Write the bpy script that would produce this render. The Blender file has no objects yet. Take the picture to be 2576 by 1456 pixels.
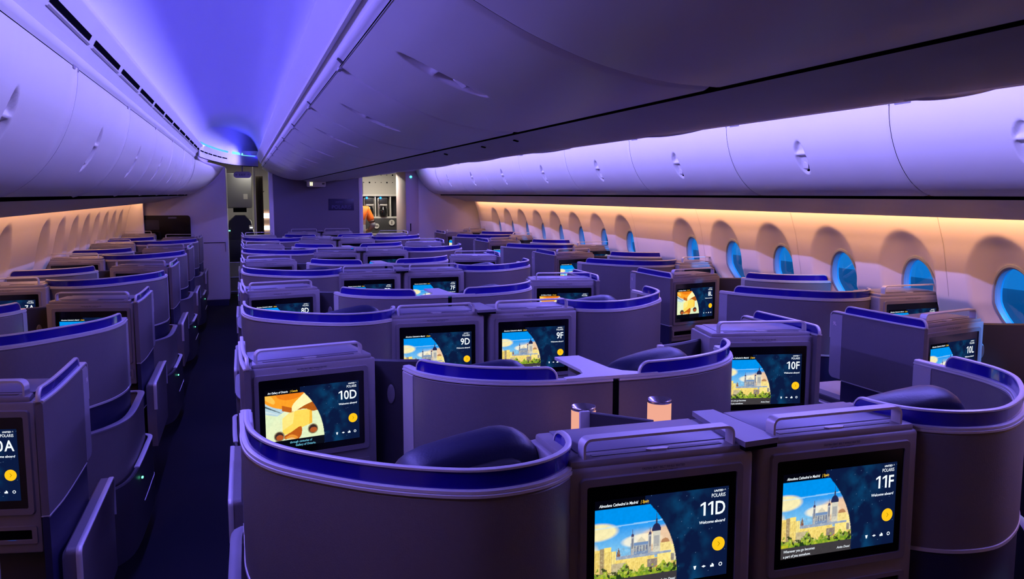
import bpy, bmesh, math, random
import numpy as np
from mathutils import Vector, Matrix
random.seed(7)
S = bpy.context.scene
COL = bpy.context.collection
R = math.radians

# ------------------------------------------------------------------ camera
# cabin runs along +y, x to the right, z up; floor is z = 0
CX, CZ = -1.185, 1.75
F_PX = 2100.0
cam_d = bpy.data.cameras.new('camera'); cam = bpy.data.objects.new('camera', cam_d); COL.objects.link(cam)
cam_d.sensor_width = 36; cam_d.lens = 36 * F_PX / 2576; cam_d.clip_start = 0.02
cam.location = (CX, 0, CZ)
cam.rotation_euler = (R(90 - 6.547), 0, R(-17.808))
S.camera = cam

# ------------------------------------------------------------------ world, lights, exposure
S.view_settings.view_transform = 'Standard'
S.view_settings.look = 'None'
S.view_settings.gamma = 1
S.view_settings.exposure = 0.15
S.view_settings.use_curve_mapping = False
W = bpy.data.worlds.new('night'); S.world = W; W.use_nodes = True
W.node_tree.nodes['Background'].inputs[0].default_value = (0.16, 0.26, 0.36, 1)
W.node_tree.nodes['Background'].inputs[1].default_value = 0.2

def area(name, loc, direc, sx, sy, power, color, spread=180, tangent=(0, 1, 0)):
    """rectangular lamp; sx runs along the cabin (tangent), it shines along direc"""
    d = bpy.data.lights.new(name, 'AREA'); d.shape = 'RECTANGLE'; d.size = sx; d.size_y = sy
    d.energy = power; d.color = color; d.spread = R(spread)
    o = bpy.data.objects.new(name, d); COL.objects.link(o)
    z = -Vector(direc).normalized(); x = Vector(tangent).normalized(); y = z.cross(x).normalized(); x = y.cross(z)
    m = Matrix((x, y, z)).transposed().to_4x4(); m.translation = Vector(loc); o.matrix_world = m
    return o

Y0, Y1 = -2.6, 13.4            # extent of the cabin ceiling
YM, YL = (Y0 + Y1) / 2, (Y1 - Y0)
BLUE = (0.07, 0.052, 1.0); LAV = (0.36, 0.315, 1.0); LAV2 = (0.215, 0.17, 1.0)
LYM, LYL = 7.3, 12.2      # lit zone of the ceiling: it starts about where the photographer stands
AMB = (1.0, 0.46, 0.20)
LIPO, LIPI, LIPZ = 1.607, 0.96, 2.32       # cove lips of each aisle (outer, inner) and their height
for s in (-1, 1):
    # strips behind the lips, washing the vault
    area('cove_lamp', (s * (LIPO + .035), LYM, LIPZ + .01), (-s * .45, 0, 1), LYL, .02, 12.5, BLUE)
    area('cove_lamp', (s * (LIPI - .035), LYM, LIPZ + .01), (s * .45, 0, 1), LYL, .02, 12.5, BLUE)
    # strips on the lips, washing bins and seats
    area('wash_lamp', (s * (LIPO - .004), LYM, LIPZ + .012), (-s * 1, 0, -1.4), LYL, .012, 118, LAV2, 140)
    area('wash_lamp', (s * (LIPI - .030), LYM, LIPZ + .032), (s * 1, 0, -.30), LYL, .012, 40 if s < 0 else 60, LAV, 84)
# sidewall strips hidden on top of the valance edge below the outer bins
area('sidewall_lamp', (2.47, 5.5, 1.655), (.75, 0, -1), 16.3, .02, 48, AMB, 170)
area('sidewall_lamp', (-2.62, 5.5, 1.665), (-.55, 0, -1), 16.3, .02, 34, AMB, 170)
area('dome_fill', (-1.30, 12.9, 2.36), (-.15, .1, 1), 2.6, .03, 2.2, (.03, .02, 1.0), 160, (.35, 1, 0))  # added fill behind the cyan strip, turns the lunette deeper blue
# service lights in the entry and the galley
area('entry_lamp', (-1.05, 15.4, 2.25), (0, 0, -1), .7, .3, 7, (1, .95, .75))
area('galley_lamp', (1.15, 15.0, 2.12), (0, .15, -1), .6, .3, 16, (1, .9, .74))
# apron floodlight outside the right-hand windows, behind the camera position
fl = bpy.data.lights.new('floodlight', 'SPOT'); fl.energy = 9000; fl.color = (.55, .85, 1); fl.spot_size = R(50); fl.shadow_soft_size = .4
flo = bpy.data.objects.new('floodlight', fl); COL.objects.link(flo); flo.location = (10, -2.0, 3.8)
flo.rotation_euler = (Vector((2.8, 5.5, 1.2)) - Vector(flo.location)).to_track_quat('-Z', 'Y').to_euler()

# ------------------------------------------------------------------ materials
MATS = {}
def mat(name, col, rough=.5, metal=0, spec=.5, bump=None, noise=None, coat=0, emis=None, estr=1.0):
    if name in MATS: return MATS[name]
    m = bpy.data.materials.new(name); m.use_nodes = True
    nt = m.node_tree; b = nt.nodes['Principled BSDF']
    b.inputs['Base Color'].default_value = (*col, 1); b.inputs['Roughness'].default_value = rough
    b.inputs['Metallic'].default_value = metal; b.inputs['Specular IOR Level'].default_value = spec
    b.inputs['Coat Weight'].default_value = coat
    if emis: b.inputs['Emission Color'].default_value = (*emis, 1); b.inputs['Emission Strength'].default_value = estr
    if noise:                       # (scale, amount): mottling of the base colour
        tc = nt.nodes.new('ShaderNodeTexCoord'); n = nt.nodes.new('ShaderNodeTexNoise'); n.inputs['Scale'].default_value = noise[0]
        n.inputs['Detail'].default_value = 6
        mp = nt.nodes.new('ShaderNodeMapRange'); mp.inputs[3].default_value = 1 - noise[1]; mp.inputs[4].default_value = 1 + noise[1]
        mx = nt.nodes.new('ShaderNodeVectorMath'); mx.operation = 'SCALE'; mx.inputs[0].default_value = col
        nt.links.new(tc.outputs['Object'], n.inputs['Vector']); nt.links.new(n.outputs[0], mp.inputs[0])
        nt.links.new(mp.outputs[0], mx.inputs['Scale']); nt.links.new(mx.outputs[0], b.inputs['Base Color'])
    if bump:
        tc = nt.nodes.new('ShaderNodeTexCoord'); n = nt.nodes.new('ShaderNodeTexNoise'); n.inputs['Scale'].default_value = bump[0]
        bp = nt.nodes.new('ShaderNodeBump'); bp.inputs['Strength'].default_value = bump[1]; bp.inputs['Distance'].default_value = .002
        nt.links.new(tc.outputs['Object'], n.inputs['Vector']); nt.links.new(n.outputs[0], bp.inputs['Height'])
        nt.links.new(bp.outputs[0], b.inputs['Normal'])
    MATS[name] = m; return m

def mat_emit(name, col, strength=1.0, attr=None):
    if name in MATS: return MATS[name]
    m = bpy.data.materials.new(name); m.use_nodes = True; nt = m.node_tree
    nt.nodes.remove(nt.nodes['Principled BSDF']); e = nt.nodes.new('ShaderNodeEmission')
    e.inputs[0].default_value = (*col, 1); e.inputs[1].default_value = strength
    if attr:
        a = nt.nodes.new('ShaderNodeVertexColor'); a.layer_name = attr; nt.links.new(a.outputs[0], e.inputs[0])
    nt.links.new(e.outputs[0], nt.nodes['Material Output'].inputs[0]); MATS[name] = m; return m

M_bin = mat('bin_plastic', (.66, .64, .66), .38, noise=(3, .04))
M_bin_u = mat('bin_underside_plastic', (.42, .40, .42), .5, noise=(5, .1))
M_ceil = mat('ceiling_panel', (.80, .80, .82), .5)
M_side = mat('sidewall_panel', (.74, .70, .70), .55)
M_gap = mat('dark_gap', (.003, .003, .006), .9, spec=0)
M_shell = mat('shell_laminate', (.150, .134, .150), .42, noise=(90, .08), bump=(300, .2))
M_shell2 = mat('shell_edge_panel', (.36, .34, .37), .45)
M_trim = mat('satin_trim', (.62, .60, .62), .38, metal=.25)
M_rail = mat('blue_privacy_screen', (.010, .003, .27), .12, spec=.6, coat=.3)
M_cons = mat('console_plastic', (.27, .245, .265), .42, noise=(60, .04))
M_frame = mat('screen_surround', (.21, .19, .21), .35)
M_top = mat('console_top', (.20, .19, .24), .4)
M_navy = mat('navy_leather', (.012, .014, .05), .42, bump=(120, .3))
M_navyp = mat('navy_panel', (.012, .014, .06), .5)
M_black = mat('black_glass', (.002, .002, .003), .12)
M_dark = mat('charcoal_partition', (.035, .033, .045), .5)
M_carpet = mat('carpet', (.008, .009, .018), .95, spec=.1, noise=(250, .45), bump=(400, 1))
M_wallf = mat('partition_laminate', (.72, .70, .74), .5)
M_pol = mat('dark_partition_laminate', (.13, .115, .17), .55)
M_steel = mat('galley_metal', (.55, .53, .50), .3, metal=.6)
M_white = mat('galley_white', (.70, .68, .64), .45)
M_chrome = mat('lamp_metal', (.55, .52, .55), .22, metal=.9)
M_lamp = mat_emit('lamp_glow', (.80, .36, .26), 1.0)
M_text = mat_emit('screen_text', (.85, .92, 1), 1.0)
M_texty = mat_emit('screen_text_yellow', (1, .6, .05), .9)
M_textb = mat_emit('screen_text_blue', (.2, .65, .9), .8)
M_btn = mat_emit('screen_button', (1, .55, .01), .95)
M_btn2 = mat_emit('screen_button_arrow', (.35, .22, 0), .8)
M_print = mat('printed_lettering', (.03, .03, .05), .6)
M_led = mat_emit('green_led', (.15, 1, .55), 2.5)
M_ledb = mat_emit('blue_led', (.02, .25, 1), 3)
M_ledc = mat_emit('cyan_led', (.1, .8, .85), 2)

def glass_mat():
    m = bpy.data.materials.new('tinted_window_glass'); m.use_nodes = True; nt = m.node_tree
    nt.nodes.remove(nt.nodes['Principled BSDF'])
    t = nt.nodes.new('ShaderNodeBsdfTransparent'); t.inputs[0].default_value = (.008, .27, .85, 1)
    g = nt.nodes.new('ShaderNodeBsdfGlossy'); g.inputs['Roughness'].default_value = .04
    fr = nt.nodes.new('ShaderNodeFresnel'); fr.inputs[0].default_value = 1.6
    mx = nt.nodes.new('ShaderNodeMixShader'); L = nt.links
    L.new(fr.outputs[0], mx.inputs[0]); L.new(t.outputs[0], mx.inputs[1]); L.new(g.outputs[0], mx.inputs[2])
    L.new(mx.outputs[0], nt.nodes['Material Output'].inputs[0]); return m
M_glass = glass_mat()

# ------------------------------------------------------------------ mesh helpers
class MB:
    def __init__(s): s.bm = bmesh.new()
    def box(s, x0, x1, y0, y1, z0, z1, bevel=0, seg=2, mi=0):
        r = bmesh.ops.create_cube(s.bm, size=1)
        vs = r['verts']
        for v in vs:
            v.co = Vector(((x0 + x1) / 2 + v.co.x * (x1 - x0), (y0 + y1) / 2 + v.co.y * (y1 - y0), (z0 + z1) / 2 + v.co.z * (z1 - z0)))
        if bevel:
            es = list({e for v in vs for e in v.link_edges})
            bmesh.ops.bevel(s.bm, geom=es, offset=bevel, segments=seg, profile=.5, affect='EDGES')
        return s
    def loft(s, rings, closed=True, caps=True):
        """rings: list of equal-length point lists"""
        R_ = [[s.bm.verts.new(p) for p in r] for r in rings]
        n = len(R_[0])
        for a, b in zip(R_, R_[1:]):
            for i in range(n if closed else n - 1):
                j = (i + 1) % n
                s.bm.faces.new((a[i], a[j], b[j], b[i]))
        if caps and closed:
            s.bm.faces.new(R_[0][::-1]); s.bm.faces.new(R_[-1])
        return s
    def ribbon(s, path, z0, z1, t, round_r=(0, 0), round_b=(0, 0), arc=0):
        """upright solid wall following path; round_r rounds the top corners at the two ends"""
        P = [Vector((p[0], p[1])) for p in path]; n = len(P)
        L = [0]
        for a, b in zip(P, P[1:]): L.append(L[-1] + (b - a).length)
        # extra stations near rounded ends
        st = set(L)
        for k, r in ((0, max(round_r[0], round_b[0])), (1, max(round_r[1], round_b[1]))):
            if r:
                for a in range(0, 7):
                    q = r * (1 - math.cos(a / 6 * math.pi / 2)); st.add(q if k == 0 else L[-1] - q)
        st = sorted(st); st2 = [st[0]]
        for q in st[1:]:
            if q - st2[-1] > 1e-4: st2.append(q)
        def at(q):
            for i in range(n - 1):
                if q <= L[i + 1] + 1e-9:
                    f = (q - L[i]) / max(1e-9, L[i + 1] - L[i]); return P[i].lerp(P[i + 1], min(1, max(0, f)))
            return P[-1]
        def nrm(q):
            a = at(max(0, q - .01)); b = at(min(L[-1], q + .01)); d = (b - a).normalized(); return Vector((-d.y, d.x))
        def rr(q, r):
            o = 0
            if r[0] and q < r[0]: o = r[0] - math.sqrt(max(0, r[0] ** 2 - (r[0] - q) ** 2))
            e = L[-1] - q
            if r[1] and e < r[1]: o = max(o, r[1] - math.sqrt(max(0, r[1] ** 2 - (r[1] - e) ** 2)))
            return o
        rings = []
        for q in st2:
            p = at(q); nn = nrm(q) * t / 2; top = z1 - rr(q, round_r); bot = z0 + rr(q, round_b)
            if top - bot < .001: top = bot + .001
            e = min(.3 * t, .25 * (top - bot))
            a = p + nn; b = p - nn; ai = p + nn * .55; bi = p - nn * .55
            rings.append([(a.x, a.y, bot), (a.x, a.y, top - e), (ai.x, ai.y, top), (bi.x, bi.y, top), (b.x, b.y, top - e), (b.x, b.y, bot)])
        return s.loft(rings)
    def cap_line(s, path, z0, z1, t, w, round_r=(0, 0)):
        """thin strip running along the top edge of a rounded ribbon (and down its ends)"""
        pts = smooth2(path, 6) if False else path
        P = [Vector((p[0], p[1])) for p in pts]
        L = [0]
        for a, b in zip(P, P[1:]): L.append(L[-1] + (b - a).length)
        tot = L[-1]
        def at(q):
            for i in range(len(P) - 1):
                if q <= L[i + 1] + 1e-9:
                    f = (q - L[i]) / max(1e-9, L[i + 1] - L[i]); return P[i].lerp(P[i + 1], min(1, max(0, f)))
            return P[-1]
        # centre line in (q, z)
        cl = []
        r0, r1 = round_r
        if r0:
            cl.append((0, z0))
            for a in range(7):
                th = math.pi - a / 6 * math.pi / 2; cl.append((r0 + r0 * math.cos(th), z1 - r0 + r0 * math.sin(th)))
        else: cl.append((0, z1))
        for q in L:
            if r0 < q < tot - r1: cl.append((q, z1))
        if r1:
            for a in range(7):
                th = math.pi / 2 - a / 6 * math.pi / 2; cl.append((tot - r1 + r1 * math.cos(th), z1 - r1 + r1 * math.sin(th)))
            cl.append((tot, z0))
        else: cl.append((tot, z1))
        out = [cl[0]]
        for c in cl[1:]:
            if math.hypot(c[0] - out[-1][0], c[1] - out[-1][1]) > 2e-4: out.append(c)
        cl = out; rings = []
        for i, (q, z) in enumerate(cl):
            a = cl[max(0, i - 1)]; b = cl[min(len(cl) - 1, i + 1)]
            dq, dz = b[0] - a[0], b[1] - a[1]; l = math.hypot(dq, dz); nq, nz = -dz / l, dq / l    # points outward (up)
            pd = (at(min(tot, q + .01)) - at(max(0, q - .01))).normalized(); side = Vector((-pd.y, pd.x)) * w / 2
            base = at(min(tot, max(0, q)))
            def pt(sd, off):
                v = base + side * sd + pd * (nq * off); return (v.x, v.y, z + nz * off)
            rings.append([pt(1, -.001), pt(1, t * .7), pt(.6, t), pt(-.6, t), pt(-1, t * .7), pt(-1, -.001)])
        return s.loft(rings)
    def cyl(s, c, r0, r1, z0, z1, n=24, sy=1.0):
        rings = [[(c[0] + r * math.cos(2 * math.pi * i / n), c[1] + sy * r * math.sin(2 * math.pi * i / n), z) for i in range(n)] for r, z in ((r0, z0), (r1, z1))]
        return s.loft(rings)
    def lathe(s, c, prof, n=28, caps=True):
        rings = [[(c[0] + r * math.cos(2 * math.pi * i / n), c[1] + r * math.sin(2 * math.pi * i / n), c[2] + z) for i in range(n)] for r, z in prof]
        return s.loft(rings, caps=caps)
    def tube(s, pts, r, n=8):
        P = [Vector(p) for p in pts]; rings = []
        for i, p in enumerate(P):
            d = (P[min(i + 1, len(P) - 1)] - P[max(0, i - 1)]).normalized()
            a = d.orthogonal().normalized() if abs(d.z) > .9 else Vector((0, 0, 1)).cross(d).normalized(); b = d.cross(a)
            rr = r[i] if isinstance(r, (list, tuple)) else r
            rings.append([tuple(p + (a * math.cos(2 * math.pi * k / n) + b * math.sin(2 * math.pi * k / n)) * rr) for k in range(n)])
        return s.loft(rings)
    def poly(s, pts):
        s.bm.faces.new([s.bm.verts.new(p) for p in pts]); return s
    def prism(s, pts, z0, z1):
        """pts = (x,y) outline"""
        return s.loft([[(x, y, z0) for x, y in pts], [(x, y, z1) for x, y in pts]])
    def xform(s, m):
        bmesh.ops.transform(s.bm, matrix=m, verts=s.bm.verts); return s
    def mesh(s, name, m, ang=35, recalc=True):
        if recalc: bmesh.ops.recalc_face_normals(s.bm, faces=s.bm.faces)
        for f in s.bm.faces: f.smooth = True
        for e in s.bm.edges:
            if len(e.link_faces) == 2 and e.calc_face_angle(0) > R(ang): e.smooth = False
        me = bpy.data.meshes.new(name); s.bm.to_mesh(me); s.bm.free(); me.materials.append(m); return me

def smooth2(pts, n=6):
    """Catmull-Rom through 2-D points"""
    P = [Vector(p[:2]) for p in pts]; P = [P[0] * 2 - P[1]] + P + [P[-1] * 2 - P[-2]]; out = []
    for i in range(1, len(P) - 2):
        for k in range(n):
            t = k / n; a, b, c, d = P[i - 1], P[i], P[i + 1], P[i + 2]
            out.append(.5 * ((2 * b) + (c - a) * t + (2 * a - 5 * b + 4 * c - d) * t * t + (3 * b - a - 3 * c + d) * t ** 3))
    out.append(P[-2]); return [(v.x, v.y) for v in out]
def subpath(path, f0, f1):
    """part of a polyline between length fractions"""
    P = [Vector(p) for p in path]; L = [0]
    for a, b in zip(P, P[1:]): L.append(L[-1] + (b - a).length)
    def at(q):
        for i in range(len(P) - 1):
            if q <= L[i + 1] + 1e-9: return P[i].lerp(P[i + 1], (q - L[i]) / max(1e-9, L[i + 1] - L[i]))
        return P[-1]
    a, b = f0 * L[-1], f1 * L[-1]
    out = [at(a)] + [P[i] for i in range(len(P)) if a + .002 < L[i] < b - .002] + [at(b)]
    return [(v.x, v.y) for v in out]

def obj(name, me, parent=None, loc=(0, 0, 0), rot=(0, 0, 0), label=None):
    o = bpy.data.objects.new(name, me); COL.objects.link(o)
    o.location = loc; o.rotation_euler = rot
    if parent: o.parent = parent
    if label: o['label'] = label
    return o
def tag(o, label, cat, group=None):
    o['label'] = label; o['category'] = cat
    if group: o['group'] = group
    return o
def thing(name, label, cat, loc=(0, 0, 0), rotz=0, group=None):
    o = bpy.data.objects.new(name, None); COL.objects.link(o); o.empty_display_size = .1
    o.location = loc; o.rotation_euler = (0, 0, rotz); return tag(o, label, cat, group)
def struct(name, me, parent=None, loc=(0, 0, 0)):
    o = obj(name, me, parent, loc)
    if not parent: o['kind'] = 'structure'
    return o

TXT = {}
def text_mesh(s, size, m, align='LEFT', bold=0.0, shear=0.0, vert=True, xs=1.0):
    k = (s, size, m.name, align, bold, shear, xs)
    if k in TXT: return TXT[k]
    c = bpy.data.curves.new('lettering', 'FONT'); c.body = s; c.size = size; c.align_x = align; c.offset = bold * size; c.shear = shear
    c.resolution_u = 3
    o = bpy.data.objects.new('lettering', c); COL.objects.link(o)
    bpy.context.view_layer.update()
    me = bpy.data.meshes.new_from_object(o.evaluated_get(bpy.context.evaluated_depsgraph_get()))
    bpy.data.objects.remove(o)
    for v in me.vertices:                      # text plane xy -> xz facing -y
        x, y = v.co.x * xs, v.co.y; v.co = (x, 0, y)
    me.materials.clear(); me.materials.append(m); me.name = 'lettering'
    TXT[k] = me; return me

# ------------------------------------------------------------------ the pictures on the screens
def picture(kind, nx=256, ny=160):
    u, v = np.meshgrid(np.linspace(0, 1, nx), np.linspace(0, 1, ny)); x = u * 1.6
    rng = np.random.default_rng(3)
    def noise(sc, seed, oct=4):
        r = np.random.default_rng(seed); out = np.zeros_like(u); a = 1
        for o in range(oct):
            n = int(sc * 2 ** o) + 2; g = r.random((n + 1, int(n * 1.6) + 2))
            gx = u * (g.shape[1] - 1.001); gy = v * (g.shape[0] - 1.001); ix = gx.astype(int); iy = gy.astype(int); fx = gx - ix; fy = gy - iy
            fx = fx * fx * (3 - 2 * fx); fy = fy * fy * (3 - 2 * fy)
            out += a * ((g[iy, ix] * (1 - fx) + g[iy, ix + 1] * fx) * (1 - fy) + (g[iy + 1, ix] * (1 - fx) + g[iy + 1, ix + 1] * fx) * fy); a *= .5
        return out / (2 - 2 ** (1 - oct))
    C = np.zeros((ny, nx, 3))
    def put(mask, col, a=1.0):
        c = np.array(col); mk = (mask * a)[..., None] if not isinstance(mask, bool) else a
        C[:] = C * (1 - mk) + c * mk
    def rect(x0, x1, y0, y1): return ((x >= x0) & (x <= x1) & (v >= y0) & (v <= y1)).astype(float)
    def tri(xc, w, y0, y1):
        t = np.clip((v - y0) / (y1 - y0), 0, 1); return ((abs(x - xc) < w * (1 - t)) & (v >= y0) & (v <= y1)).astype(float)
    def dome(xc, w, y0, h): return (((x - xc) / w) ** 2 + ((v - y0) / h) ** 2 < 1).astype(float) * (v >= y0)
    def ell(xc, yc, a, b): return np.clip(1.3 - np.sqrt(((x - xc) / a) ** 2 + ((v - yc) / b) ** 2), 0, .3) / .3
    # night-sky background of the interface
    neb = np.clip(noise(5, 5, 5) * 2.2 - .85, 0, 1) * np.clip(1 - abs(x - 1.1) / .35, 0, 1)
    C[:] = (.003, .009, .045)
    C[:] += neb[..., None] * np.array((.0, .055, .13))
    st = rng.random((ny, nx)) > .9985; C[st] = (.12, .22, .38)
    pic = ((x + .144) ** 2 + (v - .10) ** 2 < 1.12 ** 2) & (v < .90)
    bg = C.copy()
    if kind == 'city':
        t = np.clip((v - .45) / .28, 0, 1)[..., None]
        C[:] = np.array((.18, .50, .80)) * (1 - t) + np.array((.0, .27, .80)) * t
        n1 = noise(3, 11); n2 = noise(5, 12)
        cl = np.clip((n1 - .50) * 5, 0, 1) * np.clip((.66 - v) * 5, 0, 1); put(cl, (.90, .74, .42), .9)
        put(ell(.03, .66, .20, .08), (.95, .82, .38), .9)
        put(ell(.85, .50, .30, .13), (.85, .55, .30), .9)
        put(ell(.55, .52, .2, .06), (.95, .85, .6), .8)
        put(((abs(v - (.70 + .02 * x)) < .008)).astype(float), (.45, .75, .95), .5)
        # skyline
        hz = .37
        put(rect(0, 1.2, .14, hz - .06 + 0), (.80, .58, .16))
        for (a, b, y1, c) in [(0, .06, .47, (.85, .62, .15)), (.06, .11, .48, (.35, .26, .14)), (.11, .19, .49, (.92, .70, .18)), (.19, .25, .44, (.95, .78, .25))]:
            put(rect(a, b, .14, y1), c)
        for k in range(9): put(rect(.012 + k * .026, .018 + k * .026, .20, .44), (.30, .22, .10), .55)
        put(rect(.255, .30, .30, .40), (.20, .07, .06)); put(tri(.277, .02, .40, .47), (.12, .03, .04))
        put(rect(.25, .95, .33, .375), (.28, .36, .50))
        put(rect(.42, .66, .37, .50), (.16, .26, .46)); put(rect(.45, .63, .40, .47), (.75, .68, .40), .35)
        for k in range(5): put(rect(.46 + .035 * k, .475 + .035 * k, .40, .46), (.05, .10, .25), .8)
        for xc in (.44, .645):
            put(rect(xc - .018, xc + .018, .37, .57), (.40, .42, .45)); put(rect(xc - .009, xc + .009, .44, .55), (.08, .09, .15), .7)
            put(dome(xc, .018, .57, .035), (.06, .05, .12)); put(tri(xc, .005, .6, .66), (.08, .06, .12))
        put(tri(.545, .06, .50, .56), (.65, .60, .45))
        put(rect(.68, .77, .37, .60), (.62, .60, .50)); put(rect(.695, .755, .43, .55), (.22, .24, .30), .6)
        put(dome(.722, .055, .60, .085), (.015, .02, .08)); put(rect(.715, .73, .68, .72), (.03, .03, .08)); put(tri(.722, .008, .72, .80), (.04, .04, .08))
        put(rect(.77, .90, .37, .46), (.88, .70, .25)); put(dome(.83, .05, .46, .05), (.45, .22, .10)); put(rect(.90, .96, .30, .43), (.95, .78, .30))
        put(rect(.24, .70, .20, .335), (.90, .68, .17)); put(rect(.20, .36, .18, .30), (.52, .44, .26))
        for k in range(12): put(rect(.37 + k * .026, .376 + k * .026, .22, .31), (.70, .50, .12), .5)
        put(rect(.62, .74, .20, .30), (.25, .20, .18)); put(rect(.74, .90, .22, .34), (.93, .75, .22)); put(rect(.72, .92, .17, .22), (.80, .28, .05))
        put(rect(.90, .96, .25, .33), (.10, .12, .22), .8); put(rect(.94, 1.1, .24, .36), (.70, .62, .42)); put(rect(.95, 1.1, .36, .385), (.50, .10, .05))
        n3 = noise(14, 21, 3); tr = (v < .16 + .16 * n3 ** 1.5 + .05 * np.sin(x * 23) * (n3 > .5)) & (v > .0); n4 = noise(40, 22, 2)
        g = np.stack([.10 + .55 * n4 ** 2, .22 + .40 * n4 ** 1.5, .01 + .03 * n4], -1); C[tr] = g[tr]
        dk = tr & (noise(22, 23, 2) > .60); C[dk] = (.015, .04, .01)
        tx = noise(60, 41, 2); put(((v > .17) & (v < .46)).astype(float) * np.clip((tx - .5) * 3, 0, 1), (.30, .18, .06), .3); put(((v > .17) & (v < .46)).astype(float) * np.clip((.45 - tx) * 3, 0, 1), (1, .88, .45), .3)
        put(((v < .165) & (x < .10)).astype(float), (.55, .50, .02), .7)
        put((v < .13).astype(float), (.045, .04, .045))
    else:
        # timber ribbons winding through a pale hall
        def pg(pts):
            pts = [(a_ * 1.6, b_) for a_, b_ in pts]; ins = np.zeros_like(x, bool); j = len(pts) - 1
            for i in range(len(pts)):
                xi, yi = pts[i]; xj, yj = pts[j]
                c = ((yi > v) != (yj > v)) & (x < (xj - xi) * (v - yi) / (yj - yi + 1e-9) + xi); ins ^= c; j = i
            return ins.astype(float)
        def sm(pts): return [tuple(q) for q in smooth2(pts + pts[:1], 6)]
        C[:] = (.70, .82, .52)
        put(np.clip(noise(4, 31) - .35, 0, 1) * 1.6, (.88, .86, .50), .7)
        put(pg([(0, .86), (.10, .76), (.20, .62), (.12, .55), (0, .60)]), (.45, .62, .70))
        put(pg([(0, .74), (.16, .60), (.17, .585), (0, .71)]), (.06, .10, .12)); put(pg([(0, .66), (.15, .565), (0, .63)]), (.65, .75, .75))
        put(pg(sm([(-.02, .95), (-.02, .82), (.06, .72), (.17, .66), (.28, .64), (.34, .72), (.40, .80), (.44, .90), (.3, .98)])), (.93, .33, .02))
        put(pg(sm([(.10, .93), (.14, .84), (.24, .80), (.36, .84), (.40, .92), (.25, .97)])), (.80, .20, .01))
        put(pg(sm([(-.02, .92), (.0, .84), (.08, .76), (.10, .80), (.05, .90)])), (.98, .52, .08))
        put(pg([(.17, .72), (.28, .66), (.285, .57), (.17, .63)]), (.50, .11, .01))
        put(pg(sm([(.27, .60), (.28, .70), (.34, .80), (.43, .90), (.50, .80), (.54, .70), (.44, .67), (.36, .63)])), (.97, .86, .42))
        put(pg(sm([(.33, .62), (.42, .69), (.53, .73), (.60, .62), (.50, .57), (.42, .62)])), (.42, .10, .01))
        put(pg([(.17, .22), (.17, .50), (.24, .58), (.34, .615), (.44, .61), (.485, .57), (.485, .37), (.40, .33), (.30, .26)]), (.98, .66, .10))
        put(pg([(.17, .30), (.17, .50), (.24, .58), (.30, .60), (.28, .40)]), (.99, .78, .24), .8)
        put(pg([(.45, .35), (.46, .60), (.485, .57), (.485, .37)]), (.85, .42, .03), .8)
        put(pg(sm([(.17, .20), (.26, .26), (.36, .34), (.37, .22), (.33, .13), (.26, .17), (.20, .15)])), (.48, .10, .01))
        put(pg(sm([(.19, .17), (.26, .22), (.33, .16), (.28, .13)])), (.90, .35, .04), .7)
        for xc, yc in ((.135, .21), (.49, .27)):
            put((((u - xc) / .055) ** 2 + ((v - yc) / .085) ** 2 < 1).astype(float), (.30, .26, .14)); put((((u - xc) / .045) ** 2 + ((v - yc) / .07) ** 2 < 1).astype(float), (.04, .02, .02)); put((((u - xc - .005) / .038) ** 2 + ((v - yc + .02) / .045) ** 2 < 1).astype(float), (.42, .09, .02))
        put((v < .135).astype(float), (.003, .004, .01))
    C *= (.90 + .18 * noise(34, 77, 3))[..., None]
    P = C.copy(); C = np.where(pic[..., None], P, bg)
    C[(v >= .90) & (x < .58)] = (.001, .001, .004)
    C[(v < .13) & (x < .55) & (kind != 'city')] = (.001, .002, .006)
    me = bpy.data.meshes.new('picture')
    Wd, Hd = .350, .222
    co = np.stack([(u - .5) * Wd, np.zeros_like(u), v * Hd], -1).reshape(-1, 3)
    me.vertices.add(nx * ny); me.vertices.foreach_set('co', co.astype(np.float32).ravel())
    i = np.arange(nx * ny).reshape(ny, nx); q = np.stack([i[:-1, :-1], i[:-1, 1:], i[1:, 1:], i[1:, :-1]], -1).reshape(-1, 4)
    nf = len(q); me.loops.add(nf * 4); me.loops.foreach_set('vertex_index', q.ravel().astype(np.int32))
    me.polygons.add(nf); me.polygons.foreach_set('loop_start', np.arange(0, nf * 4, 4, dtype=np.int32)); me.polygons.foreach_set('loop_total', np.full(nf, 4, dtype=np.int32))
    me.update(); me.validate()
    at = me.color_attributes.new('picture_colour', 'FLOAT_COLOR', 'POINT')
    at.data.foreach_set('color', np.concatenate([np.clip(C, 0, 1), np.ones((ny, nx, 1))], -1).reshape(-1).astype(np.float32))
    me.materials.append(mat_emit('screen_picture', (1, 1, 1), 1.0, 'picture_colour')); return me
PIC = {'city': picture('city'), 'hall': picture('hall')}

# ------------------------------------------------------------------ shell of the cabin
def strip_mesh(name, prof, y0, y1, m, ny=1, flip=False, thick=0.0):
    """surface swept along y; prof = (x,z) points"""
    b = MB(); ys = [y0 + (y1 - y0) * i / ny for i in range(ny + 1)]
    b.loft([[(x, y, z) for x, z in prof] for y in ys], closed=False, caps=False)
    me = b.mesh(name, m, 40, recalc=False); return me
def mir(prof, s): return [(s * x, z) for x, z in prof]

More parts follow.
